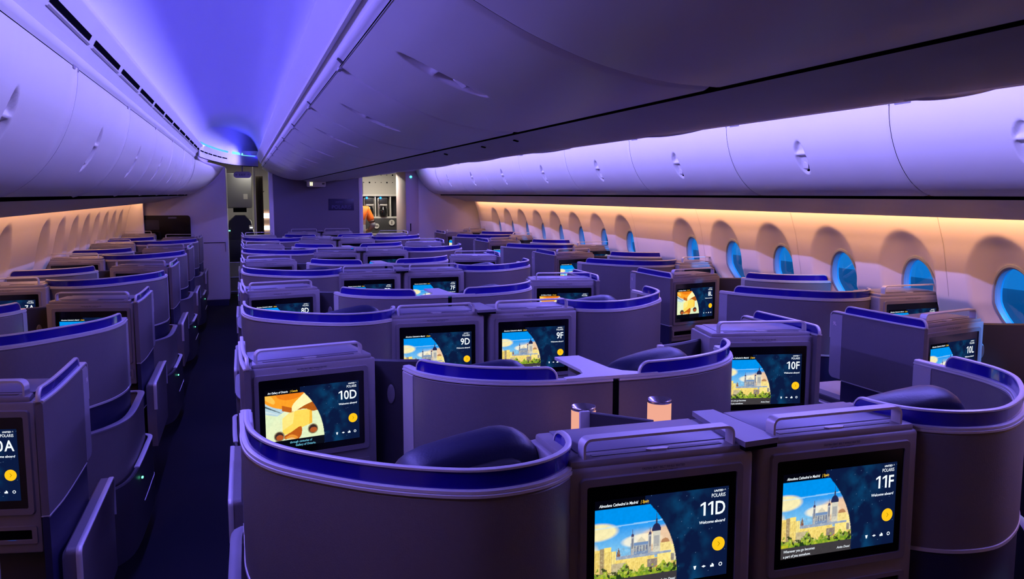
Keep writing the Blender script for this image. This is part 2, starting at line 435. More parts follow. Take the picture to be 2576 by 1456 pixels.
fl_ = MB(); fl_.box(-3.1, 3.1, -3, 18.2, -.05, 0); struct('floor', fl_.mesh('floor', M_carpet))
E = CZ
for s, nm in ((-1, 'left'), (1, 'right')):
    vault = [(LIPO + .05, LIPZ - .02), (LIPO + .045, LIPZ + .06), (LIPO - .01, LIPZ + .20), (LIPO - .10, LIPZ + .31), (1.285, LIPZ + .37), (LIPI + .10, LIPZ + .31), (LIPI + .01, LIPZ + .20), (LIPI - .045, LIPZ + .06), (LIPI - .05, LIPZ - .02)]
    vv = smooth2(vault, 5)
    o = struct('ceiling', strip_mesh('vault', mir(vv, s), Y0, 14.1, M_ceil, 1)); o.name = 'ceiling'
    # seams of the vault panels
    # vent panel (outer) : lip -> slots -> latch strip
    vp = [(1.690, 2.185), (1.683, 2.20), (1.655, 2.235), (LIPO + .006, LIPZ - .01), (LIPO, LIPZ), (LIPO + .03, LIPZ - .004)]
    trm = thing('vent_panel', ('vented cove panel above the left-hand bins, dashed with dark air slots' if s < 0 else 'vented cove panel above the right-hand bins beyond the centre bins'), 'ceiling panel', (0, YM, 2.2))
    obj('panel', strip_mesh('vent_panel', mir(vp, s), Y0 - YM, Y1 - YM, M_bin), trm, (0, 0, -2.2))
    y = -1.6; k = 0
    while y < 13.0:
        p0, p1 = Vector((1.655, 2.235)), Vector((LIPO + .006, LIPZ - .01))
        d = (p1 - p0); n = Vector((-d.y, d.x)).normalized()
        def q(f, off): w = p0 + d * f + n * off; return (s * w.x, w.y)
        b = MB(); a0, a1 = q(.18, .0012), q(.42, .0012)
        b.loft([[(a0[0], 0, a0[1]), (a1[0], 0, a1[1])], [(a0[0], .60, a0[1]), (a1[0], .60, a1[1])]], closed=False, caps=False)
        if s < 0:
            so = obj('air_slot', b.mesh('air_slot', M_gap, recalc=False), trm, (0, y - YM, -2.2))
            b = MB(); c0, c1 = q(.02, .003), q(.10, .006)
            b.loft([[(c0[0], -.01, c0[1]), (c1[0], -.01, c1[1])], [(c0[0], .61, c0[1]), (c1[0], .61, c1[1])]], closed=False, caps=False)
            obj('slot_rim', b.mesh('slot_rim', M_shell2, recalc=False), so)
        else: b.bm.free()
        y += .685
# inner cove panels (above the centre bins)
for s, nm in ((-1, 'left'), (1, 'right')):
    ip = [(.885, 2.185), (.888, 2.20), (.915, 2.225), (LIPI - .006, LIPZ - .01), (LIPI, LIPZ), (LIPI - .03, LIPZ - .004)]
    o = thing('cove_panel', 'smooth pale cove panel above the %s face of the centre bins' % nm, 'ceiling panel', (0, YM, 2.2))
    obj('panel', strip_mesh('cove_panel', mir(ip, s), Y0 - YM, Y1 - YM, M_bin), o, (0, 0, -2.2))
    rl = MB(); rl.tube([(s * .905, Y0 - YM, 2.212 - 2.2), (s * .905, Y1 - YM, 2.212 - 2.2)], .009, 8); obj('seal_tube', rl.mesh('seal_tube', M_bin), o)
    if s < 0:
        b = MB(); b.cyl((0, 0), .05, .05, 0, .004, 20, 1.9); me = b.mesh('speaker_plate', M_bin)
        d = Vector((LIPI - .006 - .915, LIPZ - .01 - 2.225)); ang = math.atan2(d.y, d.x)
        for yy in (1.55,):
            obj('round_cover', me, o, (-.938, yy - YM, 2.272 - 2.2), (0, -(math.pi - (math.pi - ang)) + math.pi, 0))

# lunette and entry dome closing the left ceiling vault
DG = smooth2([(-1.640, 10.4), (-1.57, 11.3), (-1.42, 12.5), (-1.20, 13.5), (-.93, 14.0)], 8)
def vault_z(x):
    a_ = sorted((-px, pz) for px, pz in vv)
    for (x0, z0), (x1, z1) in zip(a_, a_[1:]):
        if x0 <= x <= x1: return z0 + (z1 - z0) * (x - x0) / (x1 - x0)
    return 2.34
b = MB(); b.loft([[(x, y + .02, 2.325), (x, y + .02, max(2.33, vault_z(x) + .01))] for x, y in DG], closed=False, caps=False)
struct('trim_1', b.mesh('lunette', M_ceil, recalc=False))
b = MB(); b.ribbon(DG, 2.175, 2.33, .012); o = struct('trim_2', b.mesh('soffit', M_bin))
for k in range(6):
    b = MB(); sp_ = subpath(DG, .02 + .105 * k, .02 + .105 * k + .09); b.ribbon([(x + .006, y - .009) for x, y in sp_], 2.240, 2.256, .002); obj('air_slot', b.mesh('air_slot', M_gap), o)
b = MB(); b.ribbon([(x, y - .012) for x, y in DG], 2.168, 2.178, .004); obj('gap', b.mesh('gap', M_gap), o)
dl = thing('dome_light', 'glowing cyan light strips at the far end of the blue ceiling vault', 'light', (-1.285, 12.9, 2.335))
def rel(pp): return [(x + 1.285, y - 12.9) for x, y in pp]
b = MB(); b.ribbon([(x, y - .01) for x, y in rel(subpath(DG, .04, .66))], 0, .022, .012); obj('light_strip', b.mesh('light_strip', mat_emit('cyan_strip', (.10, .45, 1), 1.2)), dl)
for f0, f1 in ((.74, .85), (.87, .98)):
    b = MB(); b.ribbon([(x, y - .01) for x, y in rel(subpath(DG, f0, f1))], 0, .035, .012, (.04, .04)); obj('light_spot', b.mesh('light_spot', mat_emit('cyan_spot', (.2, .70, 1), 1.3)), dl)
b = MB(); b.box(.9, 1.66, 13.6, 13.75, 2.21, 2.7, .01); struct('trim_3', b.mesh('soffit_right', M_ceil))
# ------------------------------------------------------------------ overhead bins
def arclen(prof):
    L = [0]
    for a, b_ in zip(prof, prof[1:]): L.append(L[-1] + math.hypot(b_[0] - a[0], b_[1] - a[1]))
    return L
def bin_door_mesh(prof, length, hs, hy, name, hl=.105, hw=.036, depth=.024):
    """curved door; prof runs bottom->top; dish for the latch at arc length hs, at y = hy"""
    L = arclen(prof); tot = L[-1]
    def at(q):
        for i in range(len(prof) - 1):
            if q <= L[i + 1] + 1e-9:
                f = (q - L[i]) / (L[i + 1] - L[i]); a, b_ = prof[i], prof[i + 1]; return Vector((a[0] + (b_[0] - a[0]) * f, a[1] + (b_[1] - a[1]) * f))
        return Vector(prof[-1])
    def nn(q):
        d = at(min(tot, q + .02)) - at(max(0, q - .02)); d.normalize(); return Vector((d.y, -d.x))
    ss = sorted(set([round(tot * i / 24, 4) for i in range(25)] + [round(hs - hl * 1.15 + 2.3 * hl * i / 30, 4) for i in range(31)]))
    ys = sorted(set([0, length] + [round(length * i / 8, 4) for i in range(9)] + [round(q_, 4) for q_ in (.006, .012, .02, .03)] + [round(length - q_, 4) for q_ in (.006, .012, .02, .03)] + [round(hy - hw * 1.3 + 2.6 * hw * i / 20, 4) for i in range(21)]))
    rings = []
    for y in ys:
        row = []
        for q in ss:
            r = math.sqrt(((q - hs) / hl) ** 2 + ((y - hy) / hw) ** 2)
            f = 0 if r >= 1 else min(1, (1 - r) / .28); f = f * f * (3 - 2 * f)
            # bar across the middle of the dish
            bar = math.exp(-((q - hs - .02) / .012) ** 2); f *= 1 - .8 * bar
            p = at(q); n = nn(q); e = 0.0
            for edge in (y, length - y):
                if edge < .03: e = .007 * (1 - edge / .03) ** 2
            p = p + n * (depth * f + e); row.append((p.x, y, p.y))
        rings.append(row)
    b = MB(); b.loft(rings, closed=False, caps=False); return b.mesh(name, M_bin, 60, recalc=False), at, nn

def bins(side, prof, y_handles, pitch, hs, labels, group, hw=.048, hl=.105):
    """prof in world x,z for the +x side; side = -1 mirrors"""
    sgn = 1
    p = [(side * x, z) for x, z in prof]
    me, at, nn = bin_door_mesh(p, pitch - .004, hs, pitch / 2, 'bin_door', hl, hw, .024 * (1 if side > 0 else -1) * BDIR)
    # latch flap
    c = at(hs - .055); n = nn(hs - .055) * (1 if side > 0 else -1) * BDIR
    t = (at(hs - .03) - at(hs - .08)).normalized()
    b = MB(); rings = []
    for y in (-.020, -.012, 0, .012, .020):
        k = 1 - (y / .024) ** 2
        rings.append([tuple((c.x + t.x * a + n.x * o, y, c.y + t.y * a + n.y * o)) for a, o in ((-.022 * k, .006), (-.008, .001), (.028 * k, .008), (.028 * k, .014))])
    b.loft(rings); fl_m = b.mesh('bin_latch', M_bin)
    b = MB(); rings = []
    c2 = at(hs - .086); n2 = nn(hs - .086) * (1 if side > 0 else -1) * BDIR; t2 = t
    b.loft([[(c2.x + t2.x * a + n2.x * .012, y, c2.y + t2.y * a + n2.y * .012) for a in (-.008, .010)] for y in (-.014, .014)], closed=False, caps=False)
    dk_m = b.mesh('finger_recess', M_gap, recalc=False)
    base = p[0]
    for i, yh in enumerate(y_handles):
        t_ = thing('overhead_bin', labels(i), 'overhead bin', (base[0], yh, base[1]), 0, group)
        obj('bin_door', me, t_, (-base[0], -pitch / 2 + .002, -base[1]))
        l = obj('bin_latch', fl_m, t_, (-base[0], 0, -base[1])); obj('finger_recess', dk_m, l)

ORD = ['nearest', 'second', 'third', 'fourth', 'fifth', 'sixth', 'seventh', 'eighth', 'ninth', 'tenth', 'eleventh', 'twelfth']
# outer bins
OB = smooth2([(1.968, 1.738), (1.915, 1.757), (1.845, 1.808), (1.778, 1.892), (1.731, 1.99), (1.705, 2.09), (1.698, 2.165)], 5)
BDIR = 1
hr = [2.55 + 1.385 * k for k in range(-3, 8)]
hl_ = [2.46 + 1.375 * k for k in range(-3, 8)]
def lab_r(i): return 'curved white bin above the right-hand windows, ' + ('behind the camera end' if i < 3 else ORD[i - 3] + ' from the camera')
def lab_l(i): return 'curved white bin above the left-hand windows, ' + ('behind the camera end' if i < 3 else ORD[i - 3] + ' from the camera')
def lab_c(i): return 'broad bin on the left face of the centre bins, ' + ('behind the camera end' if i < 2 else ORD[i - 2] + ' from the camera')
def lab_c2(i): return 'overhead bin on the far right face of the centre bins, ' + ('behind the camera end' if i < 2 else ORD[i - 2] + ' from the camera')
bins(1, OB, hr[2:], 1.385, .31, lambda i: lab_r(i + 2), 'right outer overhead bins')
bins(-1, OB, hl_[2:], 1.375, .29, lambda i: lab_l(i + 2), 'left outer overhead bins')
# centre bins
CB = smooth2([(.248, 1.966), (.36, 1.972), (.50, 1.998), (.64, 2.045), (.76, 2.103), (.83, 2.145), (.862, 2.166)], 5)
BDIR = -1
hc = [2.22 + 1.32 * k for k in range(-2, 10)]
bins(-1, CB, hc[1:], 1.32, .43, lambda i: lab_c(i + 1), 'centre overhead bins, left face', .044, .135)
bins(1, CB, hc[1:], 1.32, .43, lambda i: lab_c2(i + 1), 'centre overhead bins, right face', .044, .135)

b = MB(); rings = []
for y_, f_ in ((10.6, 0), (11.6, .25), (12.6, .62), (13.4, .9), (13.79, 1.0)):
    rings.append([(-(x - .004 - .25 * f_ * max(0, min(1, (z - 1.75) / .40)) ** .8), y_, z + .002 * f_) for x, z in OB])
b.loft(rings, closed=False, caps=False); struct('trim_6', b.mesh('bin_fairing', M_bin, recalc=False))
# plain bin fronts continuing behind the camera
for i_, (s_, pr_, y_) in enumerate(((1, OB, hr[2] - .6925), (-1, OB, hl_[2] - .6875), (-1, CB, hc[1] - .66), (1, CB, hc[1] - .66))):
    struct('trim_%d' % (20 + i_), strip_mesh('bin_front', mir(pr_, s_), -2.6, y_ - .002, M_bin))
# latch strips, gaps, undersides
for s, nm in ((-1, 'left'), (1, 'right')):
    t = thing('bin_header', 'pale header strip with dark gaps along the top of the %s outer bins' % nm, 'trim strip', (s * 1.69, YM, 2.17))
    X, Z = s * 1.69, 2.17
    def P(l): return [(s * x - X, z - Z) for x, z in l]
    a = Y0 - YM; e = Y1 - YM + .3
    obj('header', strip_mesh('header', P([(1.698, 2.168), (1.690, 2.178), (1.678, 2.196), (1.683, 2.203)]), a, e, M_bin), t)
    obj('gap', strip_mesh('gap', P([(1.702, 2.160), (1.72, 2.175), (1.70, 2.20), (1.690, 2.199)]), a, e, M_gap), t)
    for k in range(11):
        yy = 2.46 + 1.375 * (k - 2) + .69 - YM
        b = MB(); b.box(-.008, .008, -.05, .05, -.008, .008, .003); obj('hinge_cover', b.mesh('hinge_cover', M_frame), t, (s * 1.703 - X, yy, 2.165 - Z))
    t = thing('bin_valance', 'dull marbled underside panel below the %s outer bins, edged with amber light' % nm, 'bin valance', (s * 2.2, 5.6, 1.7)); X, Z = s * 2.2, 1.7
    yy0, yy1 = -2.6 - 5.6, 13.8 - 5.6
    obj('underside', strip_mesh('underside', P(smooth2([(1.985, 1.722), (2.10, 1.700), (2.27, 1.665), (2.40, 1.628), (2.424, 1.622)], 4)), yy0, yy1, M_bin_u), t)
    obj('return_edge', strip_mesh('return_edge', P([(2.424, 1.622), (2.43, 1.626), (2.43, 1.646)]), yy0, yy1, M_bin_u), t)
    obj('gap', strip_mesh('gap', P([(1.985, 1.722), (1.99, 1.735), (1.97, 1.7385)]), yy0, yy1, M_gap), t)
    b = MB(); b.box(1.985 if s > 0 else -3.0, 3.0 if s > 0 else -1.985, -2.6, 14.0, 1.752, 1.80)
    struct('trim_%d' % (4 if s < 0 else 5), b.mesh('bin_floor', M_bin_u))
# centre bins: header strips, keel
t = thing('centre_bin_keel', 'dull dark keel panel under the centre bins with a black gap along its edge', 'bin valance', (0, YM, 1.95))
a = Y0 - YM; e = 14.2 - YM
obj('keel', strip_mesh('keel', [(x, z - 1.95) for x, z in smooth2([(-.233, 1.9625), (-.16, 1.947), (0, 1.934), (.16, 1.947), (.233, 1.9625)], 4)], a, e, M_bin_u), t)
for s in (-1, 1):
    obj('gap', strip_mesh('gap', [(s * .233, 1.9625 - 1.95), (s * .234, 1.99 - 1.95), (s * .250, 1.99 - 1.95), (s * .250, 1.966 - 1.95)], a, e, M_gap), t)
    th = thing('bin_header', 'pale header strip along the top of the centre bins, %s side' % ('left' if s < 0 else 'right'), 'trim strip', (s * .87, YM, 2.17)); X, Z = s * .87, 2.17
    obj('header', strip_mesh('header', [(s * x - X, z - Z) for x, z in [(.864, 2.168), (.872, 2.176), (.886, 2.184), (.884, 2.19)]], Y0 - YM, Y1 - YM + .3, M_bin), th)
    obj('gap', strip_mesh('gap', [(s * x - X, z - Z) for x, z in [(.861, 2.164), (.85, 2.18), (.86, 2.20), (.884, 2.205), (.887, 2.196)]], Y0 - YM, Y1 - YM + .3, M_gap), th)
    for k in range(10):
        yy = 2.22 + 1.32 * (k - 1) + .66 - YM
        b = MB(); b.box(-.007, .007, -.03, .03, -.005, .005, .002); obj('hinge_cover', b.mesh('hinge_cover', M_shell2), th, (s * .862 - X, yy, 2.161 - Z))
        b = MB(); b.box(-.012, .012, -.02, .02, -.001, .001); ob = obj('placard', b.mesh('placard', M_print), th, (s * .8725 - X, yy - .1, 2.1745 - Z), (0, s * R(-45), 0))
# PSU marks on the keel
for yy in (3.05, 3.5, 4.2):
    b = MB(); b.box(-.009, .009, -.008, .008, -.002, .002); obj('service_vent', b.mesh('service_vent', M_gap), t, (-.19, yy - YM, 1.9487 - 1.95), (0, R(14), 0))

# ------------------------------------------------------------------ side walls with scooped window recesses
WD = [2.76 + .675 * k for k in range(-3, 7)] + [8.10 + .675 * k for k in range(0, 8)]
WPR = [(2.55, 1.74), (2.565, 1.66), (2.600, 1.56), (2.635, 1.46), (2.668, 1.30), (2.70, 1.14), (2.78, 1.0), (2.87, .82), (2.92, .6), (2.93, 0.0)]
def wall_x(z):
    for (x0, z0), (x1, z1) in zip(WPR, WPR[1:]):
        if z >= z1: return x0 + (x1 - x0) * (z0 - z) / (z0 - z1)
    return WPR[-1][0]
ZO, AO, BT, BB = 1.25, .225, .28, .36
ZI, AI, BI = 1.15, .142, .215
def recess(y, z):
    for d in WD:
        if abs(y - d) < AO + .01:
            ro = math.hypot((y - d) / AO, (z - ZO) / (BT if z > ZO else BB))
            ri = math.hypot((y - d) / AI, (z - ZI) / BI)
            if ri <= 1: return 1.0, ri
            if ro >= 1: return 0.0, ri
            return (1 - ro) / ((1 - ro) + (ri - 1) * .55), ri
    return 0.0, 9
def build_wall(s, off, nm):
    ys = sorted(set([-2.6] + [round(-2.6 + .0166 * i, 4) for i in range(int(16.4 / .0166))] + [13.8]))
    ys = [y for y in ys if y > 1.5 or int(y * 100) % 3 == 0 or y == -2.6]
    zs = [1.74, 1.70, 1.66, 1.62, 1.58, 1.56] + [1.55 - .0166 * i for i in range(41)] + [.84, .8, .6, .3, 0]
    b = MB(); bm = b.bm; V = []
    RI = {}
    for i, y in enumerate(ys):
        row = []
        for j, z in enumerate(zs):
            f, ri = recess(y, z) if .88 < z < 1.54 else (0, 9)
            y2, z2 = y, z
            if .93 < ri < 1.07:
                d_ = min(WD, key=lambda q: abs(q - y)); y2 = d_ + (y - d_) / ri; z2 = ZI + (z - ZI) / ri; f = 1.0; ri = 1.0
            x = wall_x(z2) + .09 * f
            v = bm.verts.new((s * (x + off), y2, z2)); RI[v] = ri; row.append(v)
        V.append(row)
    for r0, r1 in zip(V, V[1:]):
        for j in range(len(zs) - 1):
            q = (r0[j], r0[j + 1], r1[j + 1], r1[j])
            if any(RI[v] < .95 for v in q): continue
            bm.faces.new(q if s > 0 else q[::-1])
    me = b.mesh('wall_' + nm, M_side, 180, recalc=False)
    for p in me.polygons: p.use_smooth = True
    struct('wall_' + nm, me)
    return lambda z: s * (wall_x(z) + off)
def build_windows(s, off, start):
    # shared meshes built around y = 0
    def ring(k, dx): return [(s * (wall_x(ZI + BI * k * math.sin(a)) + off + .09 + dx), AI * k * math.cos(a), ZI + BI * k * math.sin(a)) for a in [2 * math.pi * i / 40 for i in range(40)]]
    b = MB(); b.loft([ring(.001, .040), ring(.98, .040)], caps=False); pane = b.mesh('window_pane', M_glass, recalc=False)
    b = MB(); b.loft([ring(1.05, .004), ring(1.02, -.010), ring(.96, -.012), ring(.92, -.004), ring(.92, .01)], caps=False); fr = b.mesh('window_frame', mat('window_gasket', (.30, .33, .40), .4), recalc=True)
    b = MB(); b.loft([ring(.92, .0), ring(.95, .055)], caps=False); tb = b.mesh('window_reveal', mat('window_reveal', (.35, .38, .45), .5), recalc=True)
    for i, d in enumerate(WD):
        if s < 0 and (d > 9 or d < 2): continue
        if d < 2: continue
        o = struct('window_%d' % (start + i), fr, None, (0, d, 0))
        obj('window_pane', pane, o); obj('window_reveal', tb, o)
build_wall(1, 0, 'right'); build_wall(-1, .17, 'left')
build_windows(1, 0, 1); build_windows(-1, .17, 30)
# vertical seams of the sidewall lining
for i, d in enumerate((3.80, 5.15, 6.48, 7.8)):
    b = MB(); b.loft([[(wall_x(z) - .0012, d + e2, z) for z in [1.74 - .02 * i for i in range(30)]] for e2 in (-.0012, .0012)], closed=False, caps=False)
    struct('trim_%d' % (10 + i), b.mesh('seam', M_shell2, recalc=False))

# outside: apron, self-glowing terminal with a bright band, parked service truck
b = MB(); b.box(3.5, 60, -20, 60, -4.1, -4.0); tag(obj('airport_apron', b.mesh('apron', mat('asphalt', (.05, .05, .055), .8, noise=(2, .2)))), 'dark apron seen through the blue-tinted windows', 'ground')
t = thing('terminal_building', 'long terminal building with a bright lit band outside the right-hand windows', 'building', (24, 12, -4))
b = MB(); b.box(0, 6, -40, 40, 0, 5.0); obj('facade', b.mesh('facade', mat('facade', (.25, .27, .3), .7, emis=(.10, .13, .16), estr=1.6, noise=(.6, .5))), t)  # night lighting of the facade is put into its material as glow
b = MB(); b.box(-.2, -.05, -40, 40, 2.5, 3.3, .02); obj('window_band', b.mesh('window_band', mat_emit('terminal_light', (.8, .9, 1), .7)), t)
b = MB(); b.box(-.6, 0, -40, 40, 5.0, 5.4, .02); obj('roof_edge', b.mesh('roof_edge', M_frame), t)

# ------------------------------------------------------------------ closing walls front and back
b = MB(); b.box(-3.1, 3.1, -2.75, -2.6, 0, 2.75); struct('wall_back', b.mesh('wall_back', M_wallf))
def wb(name, x0, x1, y0, y1, z0, z1, m, bev=.012): b = MB(); b.box(x0, x1, y0, y1, z0, z1, bev); return struct(name, b.mesh(name, m))
# left closet, dark centre partition, right closet
t = thing('closet', 'pale lavender closet wall at the far end of the left window column', 'closet', (-2.2, 13.8, 0))
b = MB(); b.box(-.95, .78, 0, .9, .09, 2.17, .02); obj('body', b.mesh('closet_body', M_wallf), t)
b = MB(); b.box(-.95, .76, -.01, .85, 0, .09); obj('plinth', b.mesh('plinth', M_navyp), t)
b = MB(); b.box(.42, .73, -.006, .0, .985, .995); obj('joint', b.mesh('joint', M_gap), t)
b = MB(); b.tube([(.74, -.012, .85), (.74, -.012, 1.0)], .006); obj('handle', b.mesh('handle', M_chrome), t)
t = thing('front_partition', 'dark indigo partition wall between the two aisles with an engraved name plate', 'partition wall', (0, 14.25, 0))
b = MB(); b.box(-.735, .70, 0, .10, 0, 2.07, .01); obj('panel', b.mesh('partition', M_pol), t)
for x in (-.75, .70):
    b = MB(); b.box(x - .02, x + .05, -.012, .12, 0, 2.12, .015); obj('end_post', b.mesh('end_post', M_wallf), t, label='pale rounded end post')
b = MB(); b.box(-.005, .415, -.008, .0, 1.475, 1.665, .004); pl = obj('name_plate', b.mesh('name_plate', mat('plate', (.03, .025, .09), .35)), t, (.185, 0, 0), label='dark plate lettered POLARIS')
obj('lettering', text_mesh('POLARIS', .085, mat('plate_letters', (.09, .08, .22), .4), 'CENTER', .02), pl, (.205, -.0095, 1.50))
obj('lettering', text_mesh('UNITED', .035, MATS['plate_letters'], 'CENTER', .02, .2), pl, (.165, -.0095, 1.60))
t = thing('closet', 'pale closet with a pinkish door beside the galley, far end of right window column', 'closet', (2.05, 14.0, 0))
b = MB(); b.box(-.60, .84, 0, .9, .02, 2.2, .02); obj('body', b.mesh('closet_body', M_wallf), t)
b = MB(); b.box(-.62, -.40, -.02, .9, .02, 2.12, .012); d = obj('door', b.mesh('door', mat('pinkish_laminate', (.48, .40, .42), .5)), t)
b = MB(); b.tube([(-.545, -.035, 1.12), (-.545, -.035, 1.25)], .008); obj('handle', b.mesh('handle', M_gap), d)
b = MB(); b.lathe((0, 0, 0), [(.0001, .0), (.02, .0), (.02, .008), (.0001, .008)]); b.xform(Matrix.Rotation(R(90), 4, 'X'))
obj('call_light', b.mesh('call_light', M_ledc), t, (-.53, -.022, 2.03), label='round cyan call light')
wb('wall_front', -3.1, 3.1, 17.0, 17.1, 0, 2.75, M_wallf)
b = MB(); b.box(-3.1, 3.1, 13.6, 17.1, 2.34, 2.40); struct('ceiling', b.mesh('entry_ceiling', mat('entry_ceiling', (.5, .48, .44), .6)))
wb('wall_left', -1.95, -1.9, 14.6, 17, 0, 2.4, M_wallf)
wb('wall_right', 2.9, 3.0, 13.8, 17, 0, 2.4, M_wallf)
wb('wall_back', -3.1, -2.6, 13.6, 13.7, 0, 2.6, M_wallf); 

b = MB(); b.box(-3.12, 3.12, -2.75, 17.1, 2.76, 2.80); struct('ceiling', b.mesh('roof_skin', M_gap))
for s_, n_ in ((-1, 'left'), (1, 'right')):
    b = MB(); b.box(3.06 if s_ > 0 else -3.12, 3.12 if s_ > 0 else -3.06, -2.75, 17.1, 1.70, 2.78); struct('wall_' + n_, b.mesh('upper_skin', M_gap))
    b = MB(); b.box(3.06 if s_ > 0 else -3.12, 3.12 if s_ > 0 else -3.06, 13.7, 17.1, 0, 1.70); struct('wall_' + n_, b.mesh('entry_skin', M_gap))
for s_, o_, n_ in ((1, 0, 7), (-1, .17, 8)):  # unseen plugs, added to block floodlight leaking round the sidewall ends
    b = MB(); b.loft([[(s_ * (x + o_ + .004), y, z) for x, z in WPR] + [(s_ * 3.12, y, 0), (s_ * 3.12, y, 1.74)] for y in (13.775, 13.80)])
    b.box(2.4 if s_ > 0 else -3.12, 3.12 if s_ > 0 else -2.4, 13.95, 13.99, 1.72, 2.4); struct('trim_%d' % n_, b.mesh('leak_plug', M_wallf))
b = MB(); rings = []
for y_, f_ in ((12.90, 0), (13.2, .15), (13.6, .5), (13.96, .8)):
    rings.append([(x - .003 - .12 * f_ * max(0, min(1, (z - 1.75) / .40)), y_, z) for x, z in OB])
b.loft(rings, closed=False, caps=False); struct('trim_9', b.mesh('bin_fairing', M_bin, recalc=False))
# bulkhead screen panel at the far left
t = thing('bulkhead_screen', 'wide black glass panel with rounded corners on the far left closet wall', 'screen panel', (-2.36, 13.74, 1.08))
def rrect(w, h, r, n=6):
    out = []
    for cx, cy, a0 in ((w / 2 - r, h / 2 - r, 0), (-w / 2 + r, h / 2 - r, 90), (-w / 2 + r, -h / 2 + r, 180), (w / 2 - r, -h / 2 + r, 270)):
        for i in range(n + 1): a = R(a0 + 90 * i / n); out.append((cx + r * math.cos(a), cy + r * math.sin(a)))
    return out
def plate(w, h, r, d, m, name='plate', bev=0):
    """rounded plate in the xz plane, front face at y = 0, thickness d behind"""
    o = rrect(w, h, r); b = MB(); b.loft([[(x, d, z) for x, z in o], [(x, .002 if bev else 0, z) for x, z in o]] + ([[(x * (1 - .004 / w), 0, z * (1 - .004 / h)) for x, z in o]] if bev else []))
    return b.mesh(name, m)
obj('glass', plate(.75, .36, .05, .05, M_black), t, (.03, 0, .16))
obj('monitor', plate(.26, .15, .01, .004, mat('dim_monitor', (.03, .03, .045), .1)), t, (-.17, -.004, .2))
obj('logo_plate', plate(.12, .025, .004, .003, M_frame), t, (.15, -.003, .305))

# EXIT signs
t = thing('exit_sign', 'oval pale exit sign with two arrows hanging over the left aisle', 'exit sign', (-1.17, 14.15, 1.96))
obj('plate', plate(.27, .10, .048, .02, mat('sign_face', (.42, .40, .48), .5)), t, (0, 0, .09))
obj('lettering', text_mesh('\u2190 EXIT \u2192', .05, M_print, 'CENTER', .01), t, (0, -.001, .073))
b = MB(); b.box(-.01, .01, .005, .015, .13, .39); obj('bracket', b.mesh('bracket', M_frame), t)
t = thing('lavatory_sign', 'small white lavatory sign box with one lit figure pair under the centre bins', 'sign', (0, 14.1, 1.86))
obj('housing', plate(.30, .10, .02, .10, M_wallf), t, (-.02, 0, .05))
for k in (-.115, -.09):
    b = MB(); b.box(k - .008, k + .008, -.004, -.001, .02, .075, .001); obj('lit_figure', b.mesh('lit_figure', mat_emit('sign_light', (1, .95, .55), 1.6)), t)
b = MB(); b.box(.07, .11, -.003, -.001, .04, .06); obj('arrow', b.mesh('arrow', M_print), t)

# entry area seen past the left aisle
t = thing('stowage_box', 'grey-lilac stowage box hanging on the far wall above the crew seat', 'stowage box', (-1.22, 15.3, 1.5))
b = MB(); b.box(-.26, .20, 0, .4, 0, .60, .03); obj('body', b.mesh('stow_body', mat('stowage_laminate', (.30, .30, .33), .5)), t)
obj('placard', plate(.07, .09, .005, .003, M_white), t, (.09, -.003, .20)); b = MB(); b.box(-.12, .10, -.005, .12, -.07, -.0); obj('latch_block', b.mesh('latch_block', M_gap), t)
t = thing('crew_seat', 'black folded crew seat below the stowage box in the entry', 'crew seat', (-1.22, 15.35, 0))
b = MB(); o = [(-.22, .62), (-.25, 1.05), (-.20, 1.28), (-.09, 1.38), (.07, 1.38), (.17, 1.28), (.22, 1.05), (.20, .62)]
b.loft([[(x, .08, z) for x, z in o], [(x * .96, 0, .62 + (z - .62) * .985) for x, z in o]]); obj('headrest', b.mesh('crew_back', M_navy), t)
b = MB(); b.box(-.24, .22, -.03, .08, .55, .95, .03); obj('folded_seat', b.mesh('folded_seat', M_navy), t)
b = MB(); b.box(-.24, .24, -.05, .3, .0, .56, .03); obj('base', b.mesh('crew_base', MATS['stowage_laminate']), t)
for z in (.56, .30, .05):
    b = MB(); b.tube([(-.24, -.06, z), (.22, -.06, z)], .009); obj('rail', b.mesh('rail', M_chrome), t)
b = MB(); b.box(-.23, -.17, -.02, 0, 1.0, 1.16, .005); hs_ = obj('handset', b.mesh('handset', M_dark), t); b = MB(); b.box(-.22, -.18, -.024, -.02, 1.1, 1.12); obj('status_light', b.mesh('status_light', M_led), hs_)
b = MB(); b.box(.13, .20, -.02, 0, 1.12, 1.2, .01); hs_ = obj('torch', b.mesh('torch', M_white), t); b = MB(); b.box(.145, .19, -.024, -.02, 1.15, 1.17); obj('torch_lens', b.mesh('torch_lens', mat_emit('torch_glow', (.9, .95, 1), 2)), hs_)
b = MB(); b.box(-1.0, -.965, 15.0, 15.05, 0, 2.3, .006); t = thing('curtain_post', 'slim pale post beside the dark gathered curtain at the entry', 'post', (0, 0, 0)); obj('post', b.mesh('post', M_white), t)
b = MB(); pts = []
cur = [(-.955 + .01 * i, 15.1 + .02 * (i % 2)) for i in range(12)]; b.ribbon(cur, .0, 2.05, .012)
tag(obj('curtain', b.mesh('curtain', mat('curtain_cloth', (.05, .035, .03), .9))), 'dark gathered curtain tied back beside the entry post', 'curtain')
t = struct('door_1', plate(.62, 1.9, .12, .08, M_white, 'entry_door'), None, (-.70, 16.9, 1.05))
obj('door_trim', plate(.34, .6, .15, .02, mat('door_moulding', (.10, .10, .10), .5)), t, (-.06, -.03, .45)); obj('door_panel', plate(.30, .6, .15, .02, M_white), t, (.02, -.05, .48))
t = thing('door_window_lights', 'two overexposed white bars standing in for bright windows of the entry door', 'light', (-.78, 15.9, 1.0))
